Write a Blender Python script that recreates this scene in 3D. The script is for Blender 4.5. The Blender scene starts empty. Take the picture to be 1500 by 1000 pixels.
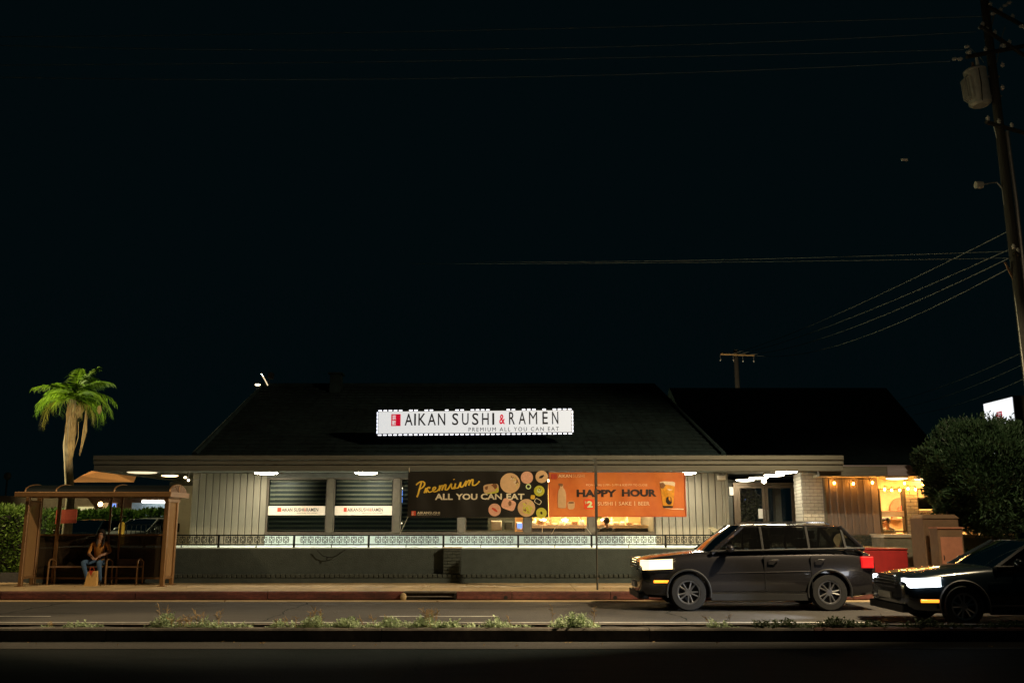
import bpy, bmesh, math, random
from math import radians as R, sin, cos, pi
from mathutils import Vector, Matrix, Euler
random.seed(7)
S = bpy.context.scene
COL = S.collection

# ------------------------------------------------------------------ camera
F = 1350.0; TH = math.atan(265 / F); H = 1.7
cam = bpy.data.cameras.new('camera'); cam.lens = 36 * F / 1500; cam.sensor_width = 36
cam.clip_start = 0.1; cam.clip_end = 2000
co = bpy.data.objects.new('camera', cam); COL.objects.link(co)
co.location = (0, 0, H); co.rotation_euler = (pi / 2 + TH, 0, 0)
S.camera = co

def at(px, py, Y):
    """world X and Z of the point at depth Y that the photograph shows at (px, py)"""
    a = px - 750; b = 500 - py
    ry = -b * sin(TH) + F * cos(TH); rz = b * cos(TH) + F * sin(TH)
    return a / ry * Y, H + rz / ry * Y
def atx(px, Y, py=765): return at(px, py, Y)[0]
def atz(py, Y): return at(750, py, Y)[1]

# ------------------------------------------------------------------ world, exposure
w = bpy.data.worlds.new('World'); S.world = w; w.use_nodes = True
nt = w.node_tree; nt.nodes.clear()
out = nt.nodes.new('ShaderNodeOutputWorld')
sky = nt.nodes.new('ShaderNodeTexSky'); sky.sky_type = 'NISHITA'; sky.sun_disc = False
sky.sun_elevation = R(-4); sky.sun_rotation = R(180)
b1 = nt.nodes.new('ShaderNodeBackground'); b1.inputs[1].default_value = 0.002
nt.links.new(sky.outputs[0], b1.inputs[0])
b2 = nt.nodes.new('ShaderNodeBackground'); b2.inputs[0].default_value = (0.18, 0.78, 0.98, 1); b2.inputs[1].default_value = 0.0034
ad = nt.nodes.new('ShaderNodeAddShader')
nt.links.new(b1.outputs[0], ad.inputs[0]); nt.links.new(b2.outputs[0], ad.inputs[1]); nt.links.new(ad.outputs[0], out.inputs[0])
S.view_settings.view_transform = 'Standard'; S.view_settings.look = 'None'
S.view_settings.exposure = 0; S.view_settings.gamma = 1
S.render.engine = 'CYCLES'
S.cycles.use_denoising = True
try: S.cycles.denoiser = 'OPENIMAGEDENOISE'
except Exception: pass
S.cycles.max_bounces = 6; S.cycles.transparent_max_bounces = 16
S.cycles.sample_clamp_indirect = 3.0
S.cycles.caustics_reflective = False; S.cycles.caustics_refractive = False
try: S.cycles.use_light_tree = True
except Exception: pass

# ------------------------------------------------------------------ materials
MATS = {}
def mat(name, col=(0.5, 0.5, 0.5), rough=0.6, metal=0.0, var=0.15, scale=8.0, bump=0.0, bscale=None, emit=None, estr=0.0,
        trans=0.0, stretch=None, col2=None, spec=0.4, dirt=0.0, dstretch=None, coat=0.0):
    if name in MATS: return MATS[name]
    m = bpy.data.materials.new(name); m.use_nodes = True; MATS[name] = m
    n = m.node_tree.nodes; l = m.node_tree.links
    bs = n['Principled BSDF']
    bs.inputs['Roughness'].default_value = rough; bs.inputs['Metallic'].default_value = metal
    bs.inputs['Specular IOR Level'].default_value = spec
    if coat: bs.inputs['Coat Weight'].default_value = coat; bs.inputs['Coat Roughness'].default_value = .04
    tc = n.new('ShaderNodeTexCoord'); mp = n.new('ShaderNodeMapping')
    l.new(tc.outputs['Object'], mp.inputs[0])
    if stretch: mp.inputs['Scale'].default_value = stretch
    if var > 0 or col2:
        nz = n.new('ShaderNodeTexNoise'); nz.inputs['Scale'].default_value = scale; nz.inputs['Detail'].default_value = 6
        nz.inputs['Roughness'].default_value = 0.62
        l.new(mp.outputs[0], nz.inputs['Vector'])
        cr = n.new('ShaderNodeValToRGB'); cr.color_ramp.elements[0].position = 0.3; cr.color_ramp.elements[1].position = 0.7
        a = [max(0, c * (1 - var)) for c in col]; b = [min(1, c * (1 + var)) for c in col] if not col2 else list(col2)
        cr.color_ramp.elements[0].color = (*a, 1); cr.color_ramp.elements[1].color = (*b, 1)
        l.new(nz.outputs['Fac'], cr.inputs[0])
        src = cr.outputs[0]
        if dirt > 0:
            n2 = n.new('ShaderNodeTexNoise'); n2.inputs['Scale'].default_value = scale * 0.13; n2.inputs['Detail'].default_value = 8
            if dstretch:
                m2_ = n.new('ShaderNodeMapping'); m2_.inputs['Scale'].default_value = dstretch; l.new(tc.outputs['Object'], m2_.inputs[0]); l.new(m2_.outputs[0], n2.inputs['Vector'])
            else: l.new(mp.outputs[0], n2.inputs['Vector'])
            c2 = n.new('ShaderNodeValToRGB'); c2.color_ramp.elements[0].position = 0.35; c2.color_ramp.elements[1].position = 0.65
            c2.color_ramp.elements[0].color = (1 - dirt,) * 3 + (1,); c2.color_ramp.elements[1].color = (1, 1, 1, 1)
            l.new(n2.outputs['Fac'], c2.inputs[0])
            mx = n.new('ShaderNodeMix'); mx.data_type = 'RGBA'; mx.blend_type = 'MULTIPLY'; mx.inputs[0].default_value = 1
            l.new(src, mx.inputs[6]); l.new(c2.outputs[0], mx.inputs[7]); src = mx.outputs[2]
        l.new(src, bs.inputs['Base Color'])
    else:
        bs.inputs['Base Color'].default_value = (*col, 1)
    if bump > 0:
        nb = n.new('ShaderNodeTexNoise'); nb.inputs['Scale'].default_value = bscale or scale * 3; nb.inputs['Detail'].default_value = 5
        l.new(mp.outputs[0], nb.inputs['Vector'])
        bp = n.new('ShaderNodeBump'); bp.inputs['Strength'].default_value = bump; bp.inputs['Distance'].default_value = 0.02
        l.new(nb.outputs['Fac'], bp.inputs['Height']); l.new(bp.outputs[0], bs.inputs['Normal'])
    if emit:
        bs.inputs['Emission Color'].default_value = (*emit, 1); bs.inputs['Emission Strength'].default_value = estr
    if trans > 0:     # light passing through thin cloth or leaves
        o = n['Material Output']; tr = n.new('ShaderNodeBsdfTranslucent'); ms = n.new('ShaderNodeMixShader'); ms.inputs[0].default_value = trans
        if var > 0 or col2: l.new(src, tr.inputs[0])
        else: tr.inputs[0].default_value = (*col, 1)
        l.new(bs.outputs[0], ms.inputs[1]); l.new(tr.outputs[0], ms.inputs[2]); l.new(ms.outputs[0], o.inputs[0])
    return m

def glass_mat(name, tint=(1, 1, 1), ior=1.5, rough=0.02, opaque=0.0, ocol=(0.02, 0.02, 0.02)):
    if name in MATS: return MATS[name]
    m = bpy.data.materials.new(name); m.use_nodes = True; MATS[name] = m
    n = m.node_tree.nodes; l = m.node_tree.links; n.clear()
    o = n.new('ShaderNodeOutputMaterial'); t = n.new('ShaderNodeBsdfTransparent'); t.inputs[0].default_value = (*tint, 1)
    g = n.new('ShaderNodeBsdfGlossy'); g.inputs['Roughness'].default_value = rough
    fr = n.new('ShaderNodeFresnel'); fr.inputs[0].default_value = ior
    mx = n.new('ShaderNodeMixShader'); l.new(fr.outputs[0], mx.inputs[0])
    base = t.outputs[0]
    if opaque > 0:
        d = n.new('ShaderNodeBsdfDiffuse'); d.inputs[0].default_value = (*ocol, 1)
        m2 = n.new('ShaderNodeMixShader'); m2.inputs[0].default_value = opaque
        l.new(t.outputs[0], m2.inputs[1]); l.new(d.outputs[0], m2.inputs[2]); base = m2.outputs[0]
    l.new(base, mx.inputs[1]); l.new(g.outputs[0], mx.inputs[2]); l.new(mx.outputs[0], o.inputs[0])
    return m

def M(k):
    T = {
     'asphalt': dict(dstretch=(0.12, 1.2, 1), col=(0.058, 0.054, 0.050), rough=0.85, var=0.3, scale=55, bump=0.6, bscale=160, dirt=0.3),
     'asphalt_dim': dict(spec=0.08, dstretch=(0.15, 1.2, 1), col=(0.010, 0.0155, 0.017), rough=0.8, var=0.45, scale=45, bump=0.6, bscale=140, dirt=0.35),  # darker copy of asphalt: weaker light on the near road put into colour
     'soil': dict(col=(0.022, 0.019, 0.015), rough=1, var=0.4, scale=9, bump=0.6, dirt=0.4),
     'lot': dict(col=(0.05, 0.05, 0.05), rough=0.9, var=0.3, scale=12, bump=0.3),
     'sidewalk': dict(col=(0.48, 0.36, 0.20), rough=0.85, var=0.16, scale=14, bump=0.3, bscale=90, dirt=0.35),
     'kerb_red': dict(col=(0.125, 0.036, 0.027), rough=0.7, var=0.45, scale=10, bump=0.4, bscale=60, dirt=0.55, stretch=(1, 1, 3)),
     'kerb_grey': dict(col=(0.17, 0.145, 0.12), rough=0.85, var=0.3, scale=9, bump=0.5, bscale=60, dirt=0.6),
     'kerb_reddish': dict(col=(0.15, 0.07, 0.055), rough=0.8, var=0.35, scale=7, bump=0.5, bscale=60, dirt=0.5),
     'line': dict(col=(0.5, 0.49, 0.45), rough=0.6, var=0.3, scale=20, bump=0.2, dirt=0.4),
     'stucco': dict(col=(0.062, 0.078, 0.074), rough=0.9, var=0.14, scale=5, bump=0.7, bscale=50, dirt=0.2),
     'stucco_pale': dict(col=(0.30, 0.29, 0.22), rough=0.9, var=0.18, scale=6, bump=0.6, bscale=50, dirt=0.3),
     'cream': dict(col=(0.62, 0.56, 0.44), rough=0.7, var=0.08, scale=5, bump=0.2),
     'board': dict(col=(0.27, 0.245, 0.18), rough=0.65, var=0.12, scale=3, stretch=(6, 6, 0.5), bump=0.15, dirt=0.12),
     'fascia': dict(col=(0.115, 0.112, 0.09), rough=0.7, var=0.16, scale=4, stretch=(0.5, 6, 6), bump=0.2, dirt=0.25),
     'fascia_mauve': dict(col=(0.24, 0.21, 0.23), rough=0.7, var=0.14, scale=4, stretch=(0.5, 6, 6), bump=0.2, dirt=0.25),
     'soffit': dict(col=(0.10, 0.10, 0.085), rough=0.8, var=0.15, scale=4),
     'white_wall': dict(col=(0.68, 0.82, 0.80), rough=0.7, var=0.07, scale=6, dirt=0.12),
     'brick_white': dict(col=(0.52, 0.50, 0.43), rough=0.75, var=0.14, scale=12, bump=0.3, bscale=60),
     'brick_dark': dict(col=(0.050, 0.060, 0.053), rough=0.85, var=0.3, scale=12, bump=0.3, bscale=60),
     'mortar': dict(col=(0.16, 0.15, 0.12), rough=0.95, var=0.2, scale=20),
     'tile': dict(col=(0.008, 0.015, 0.016), spec=0.08, rough=0.9, var=0.4, scale=5, dirt=0.4),
     'frame': dict(col=(0.10, 0.085, 0.06), rough=0.5, var=0.15, scale=8, metal=0.2),
     'frame_alu': dict(col=(0.17, 0.13, 0.09), rough=0.45, var=0.1, scale=8, metal=0.5),
     'blind': dict(col=(0.21, 0.22, 0.145), rough=0.5, var=0.12, scale=3),
     'blind_sheer': dict(col=(0.030, 0.042, 0.036), rough=0.35, var=0.1, scale=3),
     'blind_rail': dict(col=(0.75, 0.66, 0.50), rough=0.4, var=0.05, scale=3),
     'iron': dict(col=(0.008, 0.010, 0.010), rough=0.55, var=0.2, scale=20, metal=0.2),
     'steel': dict(col=(0.32, 0.31, 0.29), rough=0.5, metal=0.7, var=0.15, scale=14),
     'steel_dull': dict(col=(0.075, 0.072, 0.06), rough=0.6, metal=0.3, var=0.2, scale=9),
     'shelter': dict(col=(0.25, 0.135, 0.055), rough=0.42, metal=0.35, var=0.12, scale=12),
     'shelter_roof': dict(col=(0.006, 0.009, 0.010), spec=0.1, rough=0.6, var=0.15, scale=4),
     'wood_pole': dict(col=(0.042, 0.040, 0.034), rough=0.9, var=0.35, scale=10, stretch=(4, 4, 0.3), bump=0.6),
     'transformer': dict(col=(0.38, 0.38, 0.34), rough=0.6, var=0.12, scale=8),
     'wire': dict(col=(0.20, 0.21, 0.20), rough=0.6, var=0),
     'cab_tan': dict(col=(0.26, 0.165, 0.10), rough=0.6, var=0.1, scale=7, dirt=0.2, bump=0.1),
     'cab_lit': dict(col=(0.62, 0.27, 0.17), rough=0.6, var=0.1, scale=7, dirt=0.2, bump=0.1),  # lamplight on the cabinet front put into a pinker, brighter colour
     'red_box': dict(col=(0.20, 0.012, 0.012), rough=0.4, var=0.15, scale=7, dirt=0.25),
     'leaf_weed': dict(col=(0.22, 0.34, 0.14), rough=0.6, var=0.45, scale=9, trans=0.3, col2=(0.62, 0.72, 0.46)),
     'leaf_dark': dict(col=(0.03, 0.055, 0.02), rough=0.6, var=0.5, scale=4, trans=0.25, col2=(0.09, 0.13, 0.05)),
     'stalk_dry': dict(col=(0.34, 0.22, 0.09), rough=0.8, var=0.3, scale=9),
     'leaf_tree': dict(col=(0.012, 0.042, 0.022), rough=0.55, var=0.5, scale=2, trans=0.15, col2=(0.060, 0.125, 0.055)),
     'leaf_hedge': dict(col=(0.06, 0.15, 0.025), rough=0.5, var=0.5, scale=3, trans=0.25, col2=(0.20, 0.34, 0.06)),
     'frond': dict(col=(0.04, 0.24, 0.03), rough=0.5, var=0.5, scale=1.0, trans=0.35, col2=(0.30, 0.46, 0.03)),
     'frond_yellow': dict(col=(0.22, 0.22, 0.03), rough=0.5, var=0.3, scale=2, trans=0.3, col2=(0.32, 0.30, 0.05)),
     'frond_dead': dict(col=(0.34, 0.22, 0.10), rough=0.9, var=0.4, scale=4, trans=0.1),
     'bark': dict(col=(0.26, 0.20, 0.13), rough=0.95, var=0.4, scale=5, stretch=(4, 4, 1), bump=0.7),
     'trunk': dict(col=(0.07, 0.055, 0.04), rough=0.95, var=0.3, scale=8, bump=0.5),
     'sign_black': dict(col=(0.012, 0.012, 0.018), rough=0.5, var=0),
     'sign_red': dict(col=(0.50, 0.004, 0.03), rough=0.5, var=0, emit=(0.6, 0.0, 0.03), estr=0.55),
     'sign_white': dict(col=(0.3, 0.3, 0.3), rough=0.4, var=0, emit=(0.93, 0.97, 1.0), estr=0.64),
     'pylon_white': dict(col=(0.6, 0.6, 0.6), rough=0.4, var=0, emit=(0.93, 0.97, 1.0), estr=1.1),
     'sign_side': dict(col=(0.10, 0.10, 0.10), rough=0.5, var=0.1),
     'led': dict(col=(0.9, 0.9, 0.9), rough=0.4, var=0, emit=(0.82, 0.86, 1.0), estr=1.6),
     'ban_black': dict(col=(0.017, 0.015, 0.012), rough=0.5, var=0.15, scale=2, bump=0.15, bscale=1.5, spec=0.3),
     'ban_orange': dict(col=(0.52, 0.115, 0.026), rough=0.55, var=0.1, scale=1.3, trans=0.30, col2=(0.60, 0.175, 0.036), bump=0.15, bscale=1.2),
     'ink_cream': dict(col=(0.75, 0.66, 0.48), rough=0.6, var=0.05),
     'ink_gold': dict(col=(0.80, 0.50, 0.05), rough=0.6, var=0.3, scale=4),
     'ink_red': dict(col=(0.62, 0.07, 0.03), rough=0.6, var=0.05),
     'ink_darkred': dict(col=(0.42, 0.05, 0.02), rough=0.6, var=0.05),
     'ink_black': dict(col=(0.02, 0.012, 0.01), rough=0.6, var=0),
     'ink_pale': dict(col=(0.92, 0.72, 0.45), rough=0.6, var=0.05, trans=0.3),
     'ink_green': dict(col=(0.72, 0.85, 0.42), rough=0.6, var=0.05),
     'ink_lime': dict(col=(0.62, 0.60, 0.06), rough=0.6, var=0.2, scale=30),
     'ink_pink': dict(col=(0.75, 0.40, 0.27), rough=0.6, var=0.15, scale=20),
     'ink_noodle': dict(col=(0.70, 0.52, 0.18), rough=0.6, var=0.3, scale=30),
     'ink_brown': dict(col=(0.22, 0.10, 0.04), rough=0.6, var=0.4, scale=40),
     'ink_sake': dict(col=(0.66, 0.42, 0.22), rough=0.6, var=0.1),
     'ink_beer': dict(col=(0.70, 0.30, 0.02), rough=0.5, var=0.3, scale=8),
     'ink_foam': dict(col=(0.75, 0.60, 0.42), rough=0.6, var=0.2, scale=20),
     'ink_tile': dict(col=(0.90, 0.10, 0.025), rough=0.6, var=0, trans=0.3),
     'tape': dict(col=(0.82, 0.72, 0.58), rough=0.5, var=0.04),
     'paper': dict(col=(0.85, 0.82, 0.75), rough=0.6, var=0.03),
     'poster_red': dict(col=(0.50, 0.10, 0.06), rough=0.6, var=0.15, scale=12),
     'plaster_warm': dict(col=(0.50, 0.30, 0.13), rough=0.8, var=0.08, scale=3),
     'counter': dict(col=(0.72, 0.52, 0.34), rough=0.4, var=0.08),
     'black': dict(col=(0.012, 0.012, 0.012), rough=0.5, var=0),
     'rubber': dict(col=(0.018, 0.018, 0.018), rough=0.8, var=0.1, scale=20),
     'alloy': dict(col=(0.42, 0.42, 0.43), rough=0.3, metal=0.9, var=0.05),
     'car_grey': dict(col=(0.055, 0.052, 0.056), rough=0.24, metal=0.7, var=0.04, scale=50, spec=0.6, coat=1),
     'car_dark': dict(col=(0.008, 0.013, 0.017), rough=0.22, metal=0.3, var=0.05, scale=50, spec=0.6, coat=1),
     'car_silver': dict(col=(0.25, 0.25, 0.27), rough=0.3, metal=0.6, var=0.04, scale=50),
     'trim': dict(col=(0.02, 0.02, 0.02), rough=0.6, var=0.1),
     'chrome': dict(col=(0.6, 0.6, 0.6), rough=0.15, metal=1, var=0),
     'tail_red': dict(col=(0.4, 0.01, 0.01), rough=0.2, var=0, emit=(1, 0.02, 0.02), estr=0.75),
     'head_warm': dict(col=(0.9, 0.8, 0.6), rough=0.2, var=0, emit=(1, 0.74, 0.32), estr=2.6),
     'head_white': dict(col=(0.9, 0.9, 0.9), rough=0.2, var=0, emit=(0.90, 0.95, 1.0), estr=6.0),
     'amber': dict(col=(0.9, 0.4, 0.05), rough=0.3, var=0, emit=(1, 0.30, 0.02), estr=2.2),
     'lens': dict(col=(0.9, 0.9, 0.85), rough=0.4, var=0, emit=(1.0, 0.90, 0.71), estr=75.0),
     'lens_entry': dict(col=(0.9, 0.9, 0.85), rough=0.4, var=0, emit=(1.0, 0.89, 0.66), estr=30.0),
     'lens_wing': dict(col=(0.9, 0.9, 0.85), rough=0.4, var=0, emit=(1.0, 0.70, 0.34), estr=6.0),
     'board_wing': dict(col=(0.20, 0.165, 0.15), rough=0.65, var=0.12, scale=3, stretch=(6, 6, 0.5), bump=0.15, dirt=0.12),
     'globe': dict(col=(0.9, 0.9, 0.85), rough=0.4, var=0, emit=(1.0, 0.80, 0.5), estr=1.0),
     'bulb': dict(col=(0.9, 0.8, 0.5), rough=0.4, var=0, emit=(1.0, 0.36, 0.045), estr=140.0),
     'bulb_far': dict(col=(0.9, 0.8, 0.5), rough=0.4, var=0, emit=(1.0, 0.8, 0.5), estr=9.0),
     'tube': dict(col=(0.9, 0.9, 0.9), rough=0.4, var=0, emit=(1.0, 0.92, 0.80), estr=7.0),
     'ceiling_lamp': dict(col=(0.9, 0.8, 0.6), rough=0.4, var=0, emit=(1.0, 0.66, 0.30), estr=75),
     'case_lamp': dict(col=(0.9, 0.8, 0.6), rough=0.4, var=0, emit=(1.0, 0.80, 0.5), estr=30.0),
     'lamp_glow': dict(col=(0.9, 0.8, 0.6), rough=0.4, var=0, emit=(1.0, 0.65, 0.3), estr=20.0),
     'neon_blue': dict(col=(0.2, 0.3, 0.9), rough=0.4, var=0, emit=(0.12, 0.3, 0.9), estr=1.4),
     'screen': dict(col=(0.3, 0.4, 0.5), rough=0.4, var=0.4, scale=3, emit=(0.28, 0.42, 0.52), estr=0.22),
     'skin': dict(col=(0.42, 0.24, 0.16), rough=0.6, var=0.05),
     'mustard': dict(col=(0.50, 0.22, 0.05), rough=0.85, var=0.15, scale=18, bump=0.3),
     'denim': dict(col=(0.05, 0.10, 0.19), rough=0.85, var=0.3, scale=14, bump=0.3),
     'hair': dict(col=(0.018, 0.012, 0.010), rough=0.6, var=0.2, scale=20),
     'shirt_dark': dict(col=(0.018, 0.022, 0.028), rough=0.8, var=0.2, scale=12),
     'shirt_pale': dict(col=(0.55, 0.50, 0.40), rough=0.8, var=0.1, scale=12),
     'shirt_olive': dict(col=(0.13, 0.12, 0.08), rough=0.8, var=0.2, scale=12),
     'bag': dict(col=(0.62, 0.38, 0.13), rough=0.7, var=0.12, scale=8, trans=0.1),
     'yellow': dict(col=(0.75, 0.45, 0.03), rough=0.5, var=0.1),
     'tan_roof': dict(col=(0.62, 0.27, 0.11), rough=0.8, var=0.15, scale=6, stretch=(5, 1, 1), bump=0.3),
     'pink_wall': dict(col=(0.50, 0.40, 0.35), rough=0.8, var=0.1, scale=3),
     'shop': dict(col=(0.10, 0.07, 0.05), rough=0.8, var=0.2, scale=3),
     'lattice': dict(col=(0.60, 0.55, 0.38), rough=0.7, var=0.1, scale=9, trans=0.2),
     'porcelain': dict(col=(0.62, 0.60, 0.55), rough=0.3, var=0.05),
     'rust': dict(col=(0.20, 0.12, 0.07), rough=0.8, metal=0.4, var=0.3, scale=9),
    }
    if k == 'glass': return glass_mat('window_glass', (0.93, 0.95, 0.95))
    if k == 'glass_dark': return glass_mat('tinted_glass', (0.25, 0.28, 0.28), opaque=0.25)
    if k == 'glass_car': return glass_mat('car_glass', (0.16, 0.18, 0.18), ior=1.3, opaque=0.12)
    if k == 'mesh_panel': return glass_mat('perforated_metal', (1, 1, 1), ior=1.05, opaque=0.86, ocol=(0.045, 0.032, 0.02), rough=0.6)
    if k == 'mesh_side': return glass_mat('perforated_side', (1, 1, 1), ior=1.05, opaque=0.72, ocol=(0.30, 0.17, 0.07), rough=0.6)
    return mat(k, **T[k])

# ------------------------------------------------------------------ mesh helpers
def link(o, parent=None):
    COL.objects.link(o)
    if parent is not None: o.parent = parent
    return o
def origin(p):
    v = Vector((0, 0, 0))
    while p is not None: v += p.location; p = p.parent
    return v
class MB:
    def __init__(s): s.v = []; s.f = []; s.mi = []; s.cur = 0
    def add(s, vs, fs):
        o = len(s.v); s.v += [tuple(v) for v in vs]
        for f in fs: s.f.append(tuple(i + o for i in f)); s.mi.append(s.cur)
        return s
    def box(s, x0, x1, y0, y1, z0, z1):
        return s.add([(x0, y0, z0), (x1, y0, z0), (x1, y1, z0), (x0, y1, z0), (x0, y0, z1), (x1, y0, z1), (x1, y1, z1), (x0, y1, z1)],
                     [(0, 3, 2, 1), (4, 5, 6, 7), (0, 1, 5, 4), (1, 2, 6, 5), (2, 3, 7, 6), (3, 0, 4, 7)])
    def bbox(s, x0, x1, y0, y1, z0, z1, b=0.01):
        """box with chamfered edges on the front (-y) face"""
        vs = [(x0, y0 + b, z0), (x1, y0 + b, z0), (x1, y0 + b, z1), (x0, y0 + b, z1), (x0 + b, y0, z0 + b), (x1 - b, y0, z0 + b), (x1 - b, y0, z1 - b), (x0 + b, y0, z1 - b),
              (x0, y1, z0), (x1, y1, z0), (x1, y1, z1), (x0, y1, z1)]
        return s.add(vs, [(4, 5, 6, 7), (0, 1, 5, 4), (1, 2, 6, 5), (2, 3, 7, 6), (3, 0, 4, 7), (0, 8, 9, 1), (1, 9, 10, 2), (2, 10, 11, 3), (3, 11, 8, 0), (8, 11, 10, 9)])
    def quad(s, a, b, c, d): return s.add([a, b, c, d], [(0, 1, 2, 3)])
    def tube(s, pts, r, n=8, caps=True):
        pts = [Vector(p) for p in pts]; rs = r if isinstance(r, (list, tuple)) else [r] * len(pts)
        vs = []; fs = []
        prev = None
        for i, p in enumerate(pts):
            d = (pts[min(i + 1, len(pts) - 1)] - pts[max(i - 1, 0)]).normalized()
            if prev is None:
                u = d.orthogonal().normalized()
            else:
                u = (prev - d * prev.dot(d))
                u = u.normalized() if u.length > 1e-6 else d.orthogonal().normalized()
            prev = u; v = d.cross(u)
            for k in range(n):
                a = 2 * pi * k / n; vs.append(p + (u * cos(a) + v * sin(a)) * rs[i])
        for i in range(len(pts) - 1):
            for k in range(n):
                k2 = (k + 1) % n; fs.append((i * n + k, i * n + k2, (i + 1) * n + k2, (i + 1) * n + k))
        if caps: fs.append(tuple(range(n - 1, -1, -1))); fs.append(tuple((len(pts) - 1) * n + k for k in range(n)))
        return s.add(vs, fs)
    def lathe(s, c, prof, n=20, axis='z', closed=False):
        """prof: (radius, height) pairs"""
        vs = []; fs = []; c = Vector(c)
        for (r, h) in prof:
            for k in range(n):
                a = 2 * pi * k / n; x, y = r * cos(a), r * sin(a)
                vs.append(c + (Vector((x, y, h)) if axis == 'z' else Vector((x, h, y)) if axis == 'y' else Vector((h, x, y))))
        for i in range(len(prof) - 1):
            for k in range(n):
                k2 = (k + 1) % n; q = (i * n + k, i * n + k2, (i + 1) * n + k2, (i + 1) * n + k)
                fs.append(q if axis != 'y' else q[::-1])
        if closed:
            q = len(prof) - 1
            for k in range(n): k2 = (k + 1) % n; fs.append((q * n + k, q * n + k2, k2, k))
        else:
            fs.append(tuple(range(n - 1, -1, -1))); fs.append(tuple((len(prof) - 1) * n + k for k in range(n)))
        return s.add(vs, fs)
    def sphere(s, c, r, n=12, m=8, sc=(1, 1, 1)):
        c = Vector(c); prof = []; vs = []; fs = []
        for i in range(m + 1):
            t = pi * i / m
            for k in range(n):
                a = 2 * pi * k / n
                vs.append(c + Vector((r * sc[0] * sin(t) * cos(a), r * sc[1] * sin(t) * sin(a), -r * sc[2] * cos(t))))
        for i in range(m):
            for k in range(n):
                k2 = (k + 1) % n; fs.append((i * n + k, i * n + k2, (i + 1) * n + k2, (i + 1) * n + k))
        return s.add(vs, fs)
    def prism(s, poly, y0, y1):
        """polygon in x,z extruded from y0 to y1"""
        n = len(poly); vs = [(x, y0, z) for x, z in poly] + [(x, y1, z) for x, z in poly]
        fs = [tuple(range(n)), tuple(range(2 * n - 1, n - 1, -1))] + [(i, i + n, (i + 1) % n + n, (i + 1) % n) for i in range(n)]
        return s.add(vs, fs)
    def mesh(s, name, mats, smooth=False, off=(0, 0, 0)):
        me = bpy.data.meshes.new(name)
        ox, oy, oz = off
        me.from_pydata([(x - ox, y - oy, z - oz) for x, y, z in s.v], [], s.f)
        if not isinstance(mats, (list, tuple)): mats = [mats]
        for m in mats: me.materials.append(m)
        if len(mats) > 1: me.polygons.foreach_set('material_index', s.mi)
        if smooth:
            me.polygons.foreach_set('use_smooth', [True] * len(me.polygons))
            try: me.set_sharp_from_angle(angle=R(38))
            except Exception: pass
        me.update()
        return me
    def build(s, name, mats, parent=None, smooth=False, local=False, fix=True):
        off = (0, 0, 0) if (local or parent is None) else tuple(origin(parent))
        me = s.mesh(name, mats, smooth, off)
        if fix and len(me.polygons) < 20000:
            bm = bmesh.new(); bm.from_mesh(me); bmesh.ops.recalc_face_normals(bm, faces=bm.faces); bm.to_mesh(me); bm.free()
        return link(bpy.data.objects.new(name, me), parent)
def inst(name, me, parent, loc, rot=None):
    o = bpy.data.objects.new(name, me); o.location = Vector(loc) - (origin(parent) if parent is not None else Vector((0, 0, 0)))
    if rot: o.rotation_euler = rot
    return link(o, parent)
def tag(o, label=None, cat=None, group=None, kind=None):
    if label: o['label'] = label
    if cat: o['category'] = cat
    if group: o['group'] = group
    if kind: o['kind'] = kind
    return o
def thing(name, label, cat, loc=(0, 0, 0), group=None, rotz=0):
    o = bpy.data.objects.new(name, None); o.location = loc; o.rotation_euler = (0, 0, rotz); o.empty_display_size = 0.3
    link(o); return tag(o, label, cat, group)
def struct(o): o['kind'] = 'structure'; return o
def stuff(o): o['kind'] = 'stuff'; return o
def copy_tree(o, parent=None):
    c = o.copy(); link(c, parent)
    for ch in list(o.children): copy_tree(ch, c)
    return c
def text_verts(txt, offset=0.0, shear=0.0, space=1.0):
    cu = bpy.data.curves.new('lettering', 'FONT'); cu.body = txt; cu.size = 1; cu.offset = offset; cu.shear = shear; cu.space_character = space
    cu.resolution_u = 3
    o = bpy.data.objects.new('lettering', cu); COL.objects.link(o)
    dg = bpy.context.evaluated_depsgraph_get()
    me = bpy.data.meshes.new_from_object(o.evaluated_get(dg))
    bpy.data.objects.remove(o); bpy.data.curves.remove(cu)
    return me
def lettering(txt, x0, x1, z0, z1, y, material, parent, name='lettering', offset=0.0, rot=0.0, space=1.0, shear=0.0):
    """flat print of txt filling the box x0..x1, z0..z1 at depth y (world coordinates), facing -y"""
    me = text_verts(txt, offset, shear, space)
    xs = [v.co.x for v in me.vertices]; ys = [v.co.y for v in me.vertices]
    a, b, c, d = min(xs), max(xs), min(ys), max(ys)
    off = origin(parent) if parent is not None else Vector((0, 0, 0))
    for v in me.vertices:
        X = x0 + (v.co.x - a) / (b - a) * (x1 - x0); Z = z0 + (v.co.y - c) / (d - c) * (z1 - z0)
        v.co = Vector((X, y, Z)) - off
    me.materials.clear(); me.materials.append(material)
    return link(bpy.data.objects.new(name, me), parent)
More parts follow.
